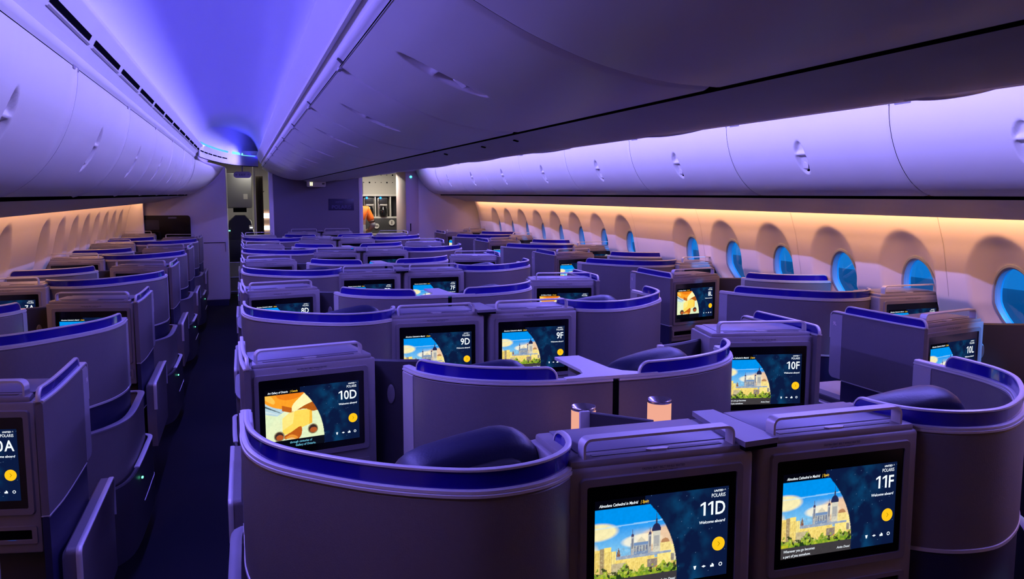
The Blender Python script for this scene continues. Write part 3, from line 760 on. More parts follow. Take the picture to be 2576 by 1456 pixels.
for z in (.0, .22): obj('light_bar', plate(.26, .085 if z else .07, .02, .03, mat_emit('hot_light', (1, .98, .8), 5)), t, (0, 0, .13 + z))  # glowing plates stand in for the bright windows of the entry door
obj('housing', plate(.30, 1.46, .02, .05, mat('reddish_panel', (.35, .22, .18), .6)), t, (0, .035, -.27))

# galley past the right aisle
t = thing('galley', 'bright galley unit with switch panel, coffee makers and work counter past the right aisle', 'galley', (1.25, 15.9, 0))
b = MB(); b.box(-.7, .8, 0, .7, 0, .95, .01); obj('carcass', b.mesh('carcass', M_white), t)
b = MB(); b.box(-.7, .8, -.05, .7, 1.16, 1.20, .008); obj('counter', b.mesh('counter', M_steel), t, (0, 0, -.2), label='steel work counter')
b = MB(); b.box(-.7, .8, .3, .7, .95, 2.34, .01); obj('back_panel', b.mesh('back_panel', M_dark), t)
b = MB(); o = [(-.7, 1.72), (.8, 1.72), (.8, 1.95), (.55, 2.2), (.2, 2.34), (-.7, 2.34)]
b.loft([[(x, .10, z) for x, z in o], [(x, .3, z) for x, z in o]]); sp = obj('switch_panel', b.mesh('switch_panel', mat('switch_panel_grey', (.55, .54, .50), .5)), t)
for i in range(14):
    b = MB(); r_ = .010 + .008 * (i % 3 == 0); r_ *= .7; b.box(-r_, r_, -.01, 0, -r_, r_, .002)
    obj('switch', b.mesh('switch', M_gap), sp, (-.35 + .11 * (i % 7), .10, 2.1 - .14 * (i // 7)))
b = MB(); b.box(-.38, -.16, -.0, .1, 1.72, 1.98, .01); obj('dark_monitor', b.mesh('dark_monitor', M_dark), t, (-.1, .05, .0))
for z in (1.70, 1.28):
    b = MB(); b.box(-.7, .8, .05, .3, z, z + .035, .005); obj('shelf', b.mesh('shelf', M_white), t)
for x in (-.28, -.03, .26):
    b = MB(); b.box(x - .012, x + .012, .08, .3, 1.31, 1.70, .003); obj('divider', b.mesh('divider', M_white), t)
for i, x in enumerate((-.145, .115)):
    c = thing('coffee_maker', 'black and steel coffee maker with a blue light, %s of the pair in the galley' % ('left' if i == 0 else 'right'), 'coffee maker', (1.25 + x, 16.0, 1.315), 0, 'galley coffee makers')
    b = MB(); b.box(-.095, .095, .02, .2, 0, .36, .01); obj('body', b.mesh('maker_body', M_steel), c)
    b = MB(); b.box(-.08, .08, -.04, .03, .25, .35, .01); obj('brew_head', b.mesh('brew_head', M_dark), c)
    b = MB(); b.lathe((0, -.04, .01), [(.001, 0), (.065, 0), (.078, .06), (.07, .14), (.05, .17), (.05, .19), (.001, .19)], 20); obj('jug', b.mesh('jug', mat('dark_glass', (.01, .01, .012), .05, spec=.8)), c)
    b = MB(); b.box(-.07, .07, -.10, -.02, .21, .235, .005); obj('jug_handle', b.mesh('jug_handle', M_white), c)
    b = MB(); b.lathe((-.05, -.05, .355), [(.0001, -.02), (.017, -.015), (.02, 0), (.017, .015), (.0001, .02)], 14); obj('status_light', b.mesh('status_light', M_ledb), c)
for x, z, r_ in ((.0, 1.14, .05), (.29, 1.20, .055)):
    b = MB(); b.lathe((0, 0, 0), [(.0001, 0), (r_, 0), (r_, .02), (.0001, .02)], 24); b.xform(Matrix.Rotation(R(90), 4, 'X')); dd = obj('dial', b.mesh('dial', M_white), t, (x - .02, .05, z))
    b = MB(); b.box(-.03, .03, -.024, -.02, -.006, .006); obj('dial_pointer', b.mesh('dial_pointer', M_gap), dd, (0, 0, 0), (0, 0 if x == 0 else R(90), 0))
b = MB(); b.box(-.7, .8, .055, .3, 1.0, 1.28, .004); obj('control_panel', b.mesh('control_panel', mat('control_panel', (.05, .05, .055), .5)), t)
for i, x in enumerate((.12, .38)):
    b = MB(); b.box(x - .12, x + .10, -.04, .3, .62, .80, .01); obj('cart_front', b.mesh('cart_front', M_white), t); b = MB(); b.box(x - .07, x + .05, -.05, -.04, .70, .735, .004); obj('cart_latch', b.mesh('cart_latch', mat('orange_plastic', (.9, .16, .03), .5)), t)
b = MB(); b.box(.24, .30, -.1, -.03, .3, .66, .005); obj('pull_handle', b.mesh('pull_handle', M_white), t)

# ------------------------------------------------------------------ worker in hi-vis in the galley
def skin_body(name, verts, edges, radii, m, parent=None, root=0, sub=2):
    me = bpy.data.meshes.new(name); me.from_pydata(verts, edges, []); me.materials.append(m)
    o = obj(name, me, parent)
    md = o.modifiers.new('skin', 'SKIN'); md.use_smooth_shade = True
    for i, r_ in enumerate(radii):
        me.skin_vertices[0].data[i].radius = (r_, r_) if not isinstance(r_, tuple) else r_
    me.skin_vertices[0].data[root].use_root = True
    s_ = o.modifiers.new('sub', 'SUBSURF'); s_.levels = sub; s_.render_levels = sub
    return o
M_skin = mat('skin', (.45, .25, .17), .5); M_or = mat('hivis_orange', (1.0, .18, .01), .7, emis=(1, .2, .01), estr=.0); M_gr = mat('grey_work_shirt', (.38, .38, .40), .8)
p = thing('person', 'worker in orange and grey hi-vis clothing standing half hidden at the galley', 'person', (.79, 15.25, 0))
V_ = [(0, 0, .93), (0, 0, 1.05), (.0, .0, 1.22), (0, .0, 1.40), (0, 0.0, 1.50), (0, .0, 1.57), (0, -.01, 1.66), (0, -.01, 1.74),
      (-.09, 0, .90), (-.10, 0, .50), (-.11, .03, .09), (-.11, -.08, .05), (.09, 0, .90), (.10, 0, .50), (.11, .03, .09), (.11, -.08, .05),
      (-.17, 0, 1.44), (-.24, -.02, 1.17), (-.20, .18, 1.02), (-.19, .25, 1.0), (.17, 0, 1.44), (.27, -.03, 1.18), (.22, .17, 1.08), (.20, .25, 1.08)]
E_ = [(0, 1), (1, 2), (2, 3), (3, 4), (4, 5), (5, 6), (6, 7), (0, 8), (8, 9), (9, 10), (10, 11), (0, 12), (12, 13), (13, 14), (14, 15), (3, 16), (16, 17), (17, 18), (18, 19), (3, 20), (20, 21), (21, 22), (22, 23)]
Rr = [.15, .135, .14, .15, .06, .055, .085, .07, .095, .065, .045, .04, .095, .065, .045, .04, .065, .048, .036, .03, .065, .048, .036, .03]
skin_body('body', V_, E_, Rr, M_skin, p)
skin_body('vest', [(0, 0, 1.24), (0, 0, 1.32), (0, 0, 1.42), (-.16, 0, 1.46), (.16, 0, 1.46), (.25, -.02, 1.24), (-.23, -.02, 1.24)], [(0, 1), (1, 2), (2, 3), (2, 4), (4, 5), (3, 6)], [.165, .16, .165, .085, .085, .068, .068], M_or, p)
skin_body('shirt', [(0, 0, .98), (0, 0, 1.12), (0, 0, 1.28)], [(0, 1), (1, 2)], [.157, .15, .155], M_gr, p)
skin_body('cuff_band', [(.245, -.02, 1.262), (.25, -.02, 1.235)], [(0, 1)], [.073, .073], M_gap, p)
skin_body('sleeve', [(.25, -.02, 1.25), (.27, -.03, 1.18), (.22, .14, 1.09)], [(0, 1), (1, 2)], [.062, .06, .045], M_gr, p)
skin_body('sleeve', [(-.22, -.02, 1.27), (-.24, -.02, 1.18), (-.22, .06, 1.11)], [(0, 1), (1, 2)], [.062, .06, .052], M_gr, p)
skin_body('trousers', [(0, 0, .95), (-.09, 0, .88), (-.10, 0, .5), (-.11, .03, .13), (.09, 0, .88), (.10, 0, .5), (.11, .03, .13)], [(0, 1), (1, 2), (2, 3), (0, 4), (4, 5), (5, 6)], [.165, .115, .085, .07, .115, .085, .07], M_or, p)
for sx_ in (-1, 1):
    hv = [(0, 0, 0)]; he = []; hr_ = [.022]
    for k in range(4):
        a = len(hv); hv += [(-.03 + .02 * k, .05, 0), (-.032 + .021 * k, .085, -.008), (-.033 + .021 * k, .105, -.025)]; he += [(0, a), (a, a + 1), (a + 1, a + 2)]; hr_ += [.011, .009, .007]
    a = len(hv); hv += [(-.035 * sx_, .02, -.01), (-.05 * sx_, .05, -.02)]; he += [(0, a), (a, a + 1)]; hr_ += [.012, .009]
    h = skin_body('hand', [(x + (.20 if sx_ > 0 else -.19), y + .26, z + (1.08 if sx_ > 0 else 1.0)) for x, y, z in hv], he, hr_, M_skin, p, 0, 1)
skin_body('hair', [(0, -.03, 1.70), (0, -.02, 1.76), (0, .0, 1.79)], [(0, 1), (1, 2)], [.088, .09, .05], mat('dark_hair', (.02, .015, .012), .8), p)

# ------------------------------------------------------------------ monitor consoles
def tbox(*a, bevel=0, seg=2): b = MB(); b.box(*a, bevel, seg); return b
CW, CD = .49, .26
# console origin: centre of the front face, floor level; front faces -y
Z = 1.135
b = MB(); b.box(-CW / 2, CW / 2, 0, CD, .66, Z - .004, .012, 3); b.box(-CW / 2 + .012, CW / 2 - .012, .006, CD - .01, Z - .012, Z + .012, .008, 2); ME_body = b.mesh('console_body', M_cons)
ME_abody = {}
for m_ in (1, -1):
    b = MB()
    for (a_, z0_, z1_, in_) in ((0, .66, Z - .004, 0), (0, Z - .012, Z + .012, .012)):
        o_ = [(-.228 + in_, 0 + in_ * .5), (.245 - in_, 0 + in_ * .5), (.245 - in_, CD - in_), (-.172 + in_, CD - in_)]
        k_ = len(b.bm.verts); b.prism([(m_ * x, y) for x, y in (o_ if m_ > 0 else o_[::-1])], z0_, z1_)
    bmesh.ops.recalc_face_normals(b.bm, faces=b.bm.faces)
    bmesh.ops.bevel(b.bm, geom=list(b.bm.edges), offset=.008, segments=2, profile=.5, affect='EDGES')
    ME_abody[m_] = b.mesh('angled_console_body', M_cons)
b = MB(); b.box(-.195, .205, .060, CD - .012, Z + .0115, Z + .0145, .002); ME_topin = b.mesh('console_top', M_top)
o = rrect(.43, .325, .012); i_ = rrect(.392, .284, .006); b = MB(); zc = .945
b.loft([[(x, .001, z + zc) for x, z in o], [(x * .985, -.007, z * .985 + zc) for x, z in o], [(x, -.007, z + zc) for x, z in i_], [(x, .004, z + zc) for x, z in i_]], caps=False)
ME_frame = b.mesh('screen_surround', M_frame)
ME_bezel = plate(.390, .282, .006, .006, M_black, 'screen_glass')
b = MB()
hh = .048; hw_ = .195; rr_ = .018; pth = [(-hw_, 0)] + [(-hw_ + rr_ - rr_ * math.cos(R(a)), hh - rr_ + rr_ * math.sin(R(a))) for a in range(0, 91, 18)] + [(hw_ - rr_ + rr_ * math.sin(R(a)), hh - rr_ + rr_ * math.cos(R(a))) for a in range(0, 91, 18)] + [(hw_, 0)]
tt = .003; rings = []
for k, (x, z) in enumerate(pth):
    a = Vector(pth[max(0, k - 1)]); c = Vector(pth[min(len(pth) - 1, k + 1)]); d = (c - a).normalized(); n = Vector((-d.y, d.x))
    rings.append([(x + n.x * tt, .012, z + n.y * tt), (x + n.x * tt, .046, z + n.y * tt), (x - n.x * tt, .046, z - n.y * tt), (x - n.x * tt, .012, z - n.y * tt)])
b.loft(rings); ME_handle = b.mesh('handle_rail', M_trim)
b = MB(); b.prism([(-.03, .034), (-.02, .026), (.02, .024), (.03, .032), (.02, .040), (-.02, .042)], 0, .004); ME_tab = b.mesh('release_tab', M_trim)
b = MB(); b.box(-.17, .17, .026, .040, 0, .0015); ME_grille = b.mesh('grille', mat('grille_perforated', (.10, .09, .12), .5))
b = MB(); b.box(-.20, .20, -.001, .004, .705, .735, .002); ME_slot = b.mesh('lower_slot', M_gap)
b = MB()
oo = rrect(.43, .055, .006); ii = rrect(.40, .032, .004)
b.loft([[(x, .001, z + .72) for x, z in oo], [(x, -.005, z + .72) for x, z in oo], [(x, -.005, z + .72) for x, z in ii], [(x, .003, z + .72) for x, z in ii]], caps=False); ME_slotf = b.mesh('slot_surround', M_frame)
b = MB(); b.box(-.012, .012, 0, .004, 0, .004); ME_usb = b.mesh('usb_light', mat_emit('dim_blue_led', (.0, .12, .8), 1.0))
b = MB(); b.box(-CW / 2 + .03, CW / 2 - .03, .05, CD, .0, .66, .01); ME_ped = b.mesh('pedestal', M_dark)
# icons
def icons():
    b = MB(); y = 0
    b.poly([(-.004, y, .004), (.004, y, .004), (.0015, y, -.005), (-.0015, y, -.005)])                      # lamp
    b.poly([(.018, y, 0), (.024, y, -.003), (.030, y, 0), (.024, y, .003)])                                 # eye
    b.poly([(.042, y, -.004), (.052, y, -.004), (.052, y, .001), (.048, y, .005), (.046, y, .005), (.046, y, .001), (.042, y, .001)])   # call
    n = 12
    for k in range(n):                                                                                        # ring
        a0, a1 = 2 * math.pi * k / n, 2 * math.pi * (k + 1) / n; c = (.070, 0)
        b.poly([(c[0] + .005 * math.cos(a0), y, .005 * math.sin(a0)), (c[0] + .005 * math.cos(a1), y, .005 * math.sin(a1)), (c[0] + .003 * math.cos(a1), y, .003 * math.sin(a1)), (c[0] + .003 * math.cos(a0), y, .003 * math.sin(a0))])
    return b.mesh('icons', M_text, recalc=False)
ME_icons = icons()
def number_mesh(num, size=.047):
    if ('num', num) in TXT: return TXT['num', num]
    vs, fs, x = [], [], 0.0
    for ch in reversed(num):
        if ch == '1':
            w, h = .40 * size, .715 * size
            g = [(-.12 * size, 0), (0, 0), (0, h), (-.10 * size, h), (-.30 * size, h * .84), (-.30 * size, h * .70), (-.12 * size, h * .83)]
            i0 = len(vs); vs += [(x + a - .06 * size, 0, z) for a, z in g]; fs.append([i0 + 0, i0 + 1, i0 + 2, i0 + 6]); fs.append([i0 + 2, i0 + 3, i0 + 6]); fs.append([i0 + 3, i0 + 4, i0 + 5, i0 + 6]); x -= w + .04 * size
        else:
            me = text_mesh(ch, size, M_text, 'LEFT', .014, xs=.86)
            xs_ = [v.co.x for v in me.vertices]; w = max(xs_) - min(xs_); i0 = len(vs)
            vs += [(v.co.x - max(xs_) + x, 0, v.co.z) for v in me.vertices]; fs += [[i0 + k for k in p_.vertices] for p_ in me.polygons]; x -= w + .075 * size
    me = bpy.data.meshes.new('seat_number'); me.from_pydata(vs, [], fs); me.materials.append(M_text); TXT['num', num] = me; return me
b = MB(); b.poly([(.0175 * math.cos(a), 0, .0175 * math.sin(a)) for a in [2 * math.pi * k / 28 for k in range(28)]]); ME_btn = b.mesh('button', M_btn, recalc=False)
b = MB(); b.poly([(-.003, 0, .006), (-.0015, 0, .006), (.004, 0, 0), (-.0015, 0, -.006), (-.003, 0, -.006), (.002, 0, 0)]); ME_arr = b.mesh('arrow', M_btn2, recalc=False)

def console(num, kind, loc, rz, label, group, detail=2, ang_m=0):
    t = thing('monitor_console', label, 'monitor console', loc, rz, group)
    obj('body', ME_abody[ang_m] if ang_m else ME_body, t); obj('pedestal', ME_ped, t); obj('top_panel', ME_topin, t)
    obj('screen_surround', ME_frame, t)
    hr__ = obj('handle_rail', ME_handle, t, (0, .0, Z + .008)); obj('release_tab', ME_tab, hr__, (.0, 0, .004)); obj('grille', ME_grille, hr__, (0, 0, .004))
    obj('storage_slot', ME_slot, t); obj('usb_light', ME_usb, t, (.14, -.004, .70))
    obj('slot_surround', ME_slotf, t)
    sc = obj('screen', ME_bezel, t, (0, -.003, zc))
    # active area .350 x .222 centred in the glass, origin of picture at its bottom centre
    pb = -.116
    obj('picture', PIC[kind], sc, (0, -.0006, pb))
    ty = -.0014
    obj('seat_number', number_mesh(num), sc, (.166, ty, pb + .155))
    if detail >= 1:
        obj('welcome_text', text_mesh('Welcome aboard', .0100, M_text, 'RIGHT', .02, .15), sc, (.166, ty, pb + .135))
        obj('logo_text', text_mesh('POLARIS', .0130, M_text, 'RIGHT', .005, xs=.78), sc, (.166, ty, pb + .198))
        obj('logo_text', text_mesh("UNITED \u00b7'\u00b7", .0070, M_text, 'RIGHT', .03, .2), sc, (.166, ty, pb + .211))
        bt = obj('play_button', ME_btn, sc, (.150, ty, pb + .080)); obj('arrow', ME_arr, sc, (.150, ty - .0005, pb + .080))
        obj('icons', ME_icons, sc, (.087, ty, pb + .028))
    if kind == 'city':
        obj('caption_text', text_mesh('Almudena Cathedral in Madrid', .0098, M_text, 'LEFT', .015, .2, xs=.8), sc, (-.165, ty, pb + .206))
        if detail >= 1: obj('caption_text', text_mesh('| Spain', .0098, M_texty, 'LEFT', .015, .2, xs=.8), sc, (-.060, ty, pb + .206))
        if detail >= 2:
            obj('quote_text', text_mesh('Wherever you go becomes', .0100, M_text, 'LEFT', .01, .1, xs=.85), sc, (-.168, ty, pb + .016))
            obj('quote_text', text_mesh('a part of you somehow.', .0100, M_text, 'LEFT', .01, .1, xs=.85), sc, (-.168, ty, pb + .003))
            obj('credit_text', text_mesh('Anita Desai', .0085, M_text, 'RIGHT', .01, .2), sc, (.034, ty, pb + .008))
    else:
        obj('caption_text', text_mesh('Art Gallery of Ontario', .0105, M_text, 'LEFT', .015, .2, xs=.75), sc, (-.165, ty, pb + .206))
        if detail >= 1: obj('caption_text', text_mesh('| Canada', .0105, M_texty, 'LEFT', .015, .2, xs=.75), sc, (-.085, ty, pb + .206))
        if detail >= 2:
            obj('quote_text', text_mesh('through centuries of', .0115, M_textb, 'LEFT', .01, .1, xs=.85), sc, (-.09, ty, pb + .016))
            obj('quote_text', text_mesh('Gallery of Ontario.', .0115, M_textb, 'LEFT', .01, .1, xs=.85), sc, (-.07, ty, pb + .003))
    if detail >= 1:
        obj('safety_text', text_mesh('FASTEN SEAT BELT WHILE SEATED', .0072, M_print, 'CENTER', .01), t, (.0, -.0008, Z - .022))
        obj('safety_text', text_mesh('LIFE VEST INSIDE ARMREST', .0062, M_print, 'CENTER', .01), t, (.0, -.0008, Z - .030))
    return t

# ------------------------------------------------------------------ shells, seats
ST, RT = 1.136, 1.174       # top of shell, top of blue screen
def mp(path, m): return [(m * x, y) for x, y in path]
UP = {'D': [(-.012, .76), (-.010, .60), (-.008, .46), (.012, .34), (.065, .225), (.18, .10), (.29, .01), (.41, -.055), (.50, -.072), (.60, -.05), (.68, .015), (.715, .10), (.715, .18)],
      'L': [(-.065, .55), (-.03, .44), (.03, .32), (.13, .18), (.24, .06), (.35, -.02), (.48, -.045), (.58, -.02), (.64, .03), (.67, .10)],
      'A': [(-.015, .72), (-.012, .56), (.025, .41), (.09, .29), (.17, .19), (.26, .09), (.35, .015), (.46, -.03), (.58, -.02), (.65, .03), (.68, .10)]}
UP['F'] = [(x, y + .055 if y < .6 else y) for x, y in UP['D']]
O_PATH = smooth2([(.545, 1.24), (.575, 1.12), (.64, 1.02), (.74, .935), (.88, .875), (1.02, .852), (1.173, .85)], 6)
def shell_set(path, m, rail_f, z_low, name, zbot=.80, strip=.06):
    P = mp(path, m)
    d = {}
    b = MB(); b.ribbon(P, zbot, ST - .014, .030, (0.0, 0.0)); d['panel'] = b.mesh('shell_panel', M_shell)
    b = MB(); b.ribbon(P, ST - .016, ST - .008, .036); b.ribbon(P, ST - .008, ST, .030); d['top_trim'] = b.mesh('top_trim', M_trim)
    b = MB(); b.ribbon(P, zbot - .010, zbot + .002, .036); d['bottom_trim'] = b.mesh('bottom_trim', M_trim)
    b = MB(); b.ribbon(P, z_low, zbot - .008, .024); d['lower_panel'] = b.mesh('lower_panel', M_navyp)
    rp = subpath(P, *rail_f)
    b = MB(); b.ribbon(rp, ST - .002, RT, .010, (.035, .035)); d['privacy_screen'] = b.mesh('privacy_screen', M_rail)
    b = MB(); b.cap_line(rp, ST - .002, RT, .0055, .014, (.035, .035)); d['screen_cap'] = b.mesh('screen_cap', M_trim)
    b = MB(); e = subpath(P, 0, strip); b.ribbon(e, zbot, ST - .013, .034, (.0, 0)); d['edge_strip'] = b.mesh('edge_strip', M_shell2)
    b = MB(); b.lathe((0, 0, 0), [(.0001, 0), (.013, 0), (.0155, .003), (.013, .006), (.0001, .005)], 24); b.xform(Matrix.Diagonal((1, 2.5, 1, 1))); b.xform(Matrix.Rotation(R(90), 4, 'X')); d['lamp'] = b.mesh('oval_lamp', M_frame)
    b = MB(); b.lathe((0, 0, 0), [(.0125, .001), (.0125, .004), (.0165, .004), (.0165, .0005)], 28, False); b.xform(Matrix.Diagonal((1, 2.6, 1, 1))); b.xform(Matrix.Rotation(R(90), 4, 'X')); d['lamp_ring'] = b.mesh('oval_lamp_ring', M_dark)
    return d
SETS = {}
for m in (1, -1):
    SETS['O', m] = shell_set(O_PATH, m, (.12, .76) if m == 1 else (.06, .90), .4, 'o', .62, .11)
    SETS['Ow', m] = shell_set(subpath(O_PATH, 0, .80 if m > 0 else .90), m, (.06, .97), .4, 'ow', .62)
for c_, m_ in (('A', -1), ('D', 1), ('F', -1), ('L', 1)):
    SETS[c_, m_] = shell_set(smooth2(UP[c_], 5), m_, (.10, .995), .06, 'u')
def shell(kind, m, loc, label, group, number=None, oval=None):
    d = SETS[kind, m]; t = thing('seat_shell', label, 'seat shell', loc, 0, group)
    for n in ('panel', 'top_trim', 'bottom_trim', 'lower_panel', 'edge_strip'): obj(n, d[n], t)
    s_ = obj('privacy_screen', d['privacy_screen'], t); obj('screen_cap', d['screen_cap'], s_)
    if oval: obj('oval_lamp', d['lamp_ring'], t, (m * oval[0], oval[1], 1.02), (0, 0, m * R(oval[2])))
    if number:
        tx = text_mesh(number, .026, mat('seat_label', (.95, .85, .78), .5), 'CENTER', .02)
        obj('seat_label', tx, t, (m * -.034, .72, 1.07), (0, 0, R(-90) if m > 0 else R(90)))
    return t
# side panels beside the aisle-side consoles
SP = [(-.004, 1.31), (-.018, 1.5), (-.024, 1.92)]
def side_set(m):
    P = mp(smooth2(SP, 5), m); d = {}
    b = MB(); b.ribbon(P, .79, ST, .022, (0, .02), (0, .03)); d['panel'] = b.mesh('side_panel', M_shell)
    b = MB(); b.cap_line(P, 1.0, ST, .006, .028, (0, .02)); d['top_trim'] = b.mesh('side_trim', M_trim)
    b = MB(); b.ribbon(subpath(P, .86, 1), .792, ST - .004, .026, (0, .02), (0, .03)); d['edge_strip'] = b.mesh('side_edge', M_shell2)
    rp = subpath(P, .0, .84)
    b = MB(); b.ribbon(rp, ST + .003, RT, .009, (.03, .03)); d['privacy_screen'] = b.mesh('side_screen', M_rail)
    b = MB(); b.cap_line(rp, ST + .003, RT, .0055, .013, (.03, .03)); d['screen_cap'] = b.mesh('side_cap', M_trim)
    b = MB(); b.ribbon(subpath(P, .0, .85), .52, .785, .020); d['lower_panel'] = b.mesh('side_lower', M_navyp)
    b = MB(); b.cap_line(subpath(P, .0, .85), .6, .785, .004, .024); b.cap_line(subpath(P, 0, .85), .5, .518, .004, .024); d['lower_trim'] = b.mesh('side_lower_trim', M_trim)
    q = [(-.055, 1.36), (-.055, 2.06)]
    b = MB(); b.ribbon(mp(q, m), .28, .655, .05, (.02, .02)); d['armrest'] = b.mesh('armrest', M_shell)
    b = MB(); b.cap_line([(m * -.078, 1.36), (m * -.078, 2.06)], .5, .652, .006, .018, (.02, .02)); d['armrest_trim'] = b.mesh('armrest_trim', M_trim)
    return d
for m in (1, -1): SETS['side', m] = side_set(m)
def side(m, loc, label, group, number=None):
    d = SETS['side', m]; t = thing('aisle_divider', label, 'side panel', loc, 0, group)
    for n in ('panel', 'top_trim', 'edge_strip'): obj(n, d[n], t)
    l = obj('lower_panel', d['lower_panel'], t); obj('lower_trim', d['lower_trim'], l)
    a = obj('armrest', d['armrest'], t); obj('armrest_trim', d['armrest_trim'], a)
    s_ = obj('privacy_screen', d['privacy_screen'], t); obj('screen_cap', d['screen_cap'], s_)
    if number:
        tx = text_mesh(number, .026, mat('seat_label', (.95, .85, .78), .5), 'CENTER', .02)
        obj('seat_label', tx, t, (m * -.040, 1.885, 1.07), (0, 0, R(-90) if m > 0 else R(90)))
    return t
# dark partition beside the aisle-side console
def part_mesh(m, ext):
    p_ = [(.44, 1.56), (.56, 1.50), (.68, 1.46)] if not ext else [(.47, 1.56), (.60, 1.50), (.95, 1.36)]
    b = MB(); b.ribbon(mp(smooth2(p_, 5), m), .3, 1.105, .022); return b.mesh('partition', M_dark)
PARTM = {(m, e): part_mesh(m, e) for m in (1, -1) for e in (0, 1)}
b = MB(); b.box(-.013, .013, -.012, .012, .3, 1.108, .004); ME_epost = b.mesh('end_post', M_trim)
# seats
def seat_mesh():
    d = {}
    def pillow(w, h, dp, z0, y0, lean, name, m, sq=3.2):
        rings = []
        for i in range(13):
            f = i / 12; a = -math.pi / 2 + math.pi * f; dd = math.cos(a); yy = math.sin(a) * dp / 2
            ring = []
            for k in range(40):
                th = 2 * math.pi * k / 40; c, s_ = math.cos(th), math.sin(th)
                rx = (abs(c) ** (2 / sq)) * (1 if c >= 0 else -1); rz = (abs(s_) ** (2 / sq)) * (1 if s_ >= 0 else -1)
                sc = dd ** .35 if dd > 0 else 0; sc = max(sc, .02)
                x = rx * w / 2 * (.75 + .25 * sc) * (sc if i in (0, 12) else 1); z = rz * h / 2 * (.75 + .25 * sc) * (sc if i in (0, 12) else 1)
                ring.append((x, y0 + yy - lean * (z / h), z0 + z))
            rings.append(ring)
        b = MB(); b.loft(rings); return b.mesh(name, m, 60)
    d['backrest'] = pillow(.42, .82, .15, .78, 0, .12, 'backrest', M_navy, 4.5)
    d['back_shell'] = pillow(.34, .74, .05, .765, -.068, .112, 'back_shell', M_dark, 4.5)
    d['headrest'] = pillow(.32, .20, .07, .97, .07, .02, 'headrest', M_navy, 3)
    d['cushion'] = pillow(.50, .50, .16, 0, 0, 0, 'cushion', M_navy, 4)
    b = MB(); b.box(-.22, .22, -.02, .45, .02, .30, .02); d['base'] = b.mesh('seat_base', M_dark)
    return d
SM = seat_mesh()
def seat(loc, rz, label, group, sc=1):
    t = thing('airline_seat', label, 'seat', loc, rz, group)
    obj('backrest', SM['backrest'], t, (.17, 0, 0), (0, R(-9), 0)); obj('back_shell', SM['back_shell'], t, (.17, 0, 0), (0, R(-9), 0)); obj('headrest', SM['headrest'], t); obj('cushion', SM['cushion'], t, (0, .26, .38), (R(90), 0, 0)); obj('base', SM['base'], t)
    return t
# aisle shroud under the curved shell
def shroud(m, loc, label, group):
    t = thing('aisle_shroud', label, 'aisle shroud', loc, 0, group)
    p_ = smooth2([(.02, .98), (-.045, .96), (-.055, .80), (-.05, .45), (.0, .28), (.10, .14)], 4)
    b = MB(); b.ribbon(mp(p_, m), .42, .70, .02); obj('upper_ledge', b.mesh('upper_ledge', M_shell), t)
    b = MB(); b.ribbon(mp(p_, m), .695, .703, .034); obj('ledge_trim', b.mesh('ledge_trim', M_top), t)
    p2 = smooth2([(.02, 1.0), (-.075, .97), (-.085, .80), (-.07, .30), (-.01, .12), (.10, .02)], 4)
    b = MB(); b.ribbon(mp(p2, m), .10, .455, .02); obj('lower_skirt', b.mesh('lower_skirt', M_dark), t)
    b = MB(); b.cap_line(mp(subpath(p2, .05, .6), m), .3, .455, .005, .024); b.cap_line(mp(subpath(p2, .1, .5), m), .2, .25, .004, .026); obj('skirt_trim', b.mesh('skirt_trim', M_trim), t)
    b = MB(); b.box(-.004, .004, -.008, .008, -.004, .004, .001); obj('floor_light', b.mesh('floor_light', M_led), t, (m * -.098, .42, .40), label='tiny green light')
    return t

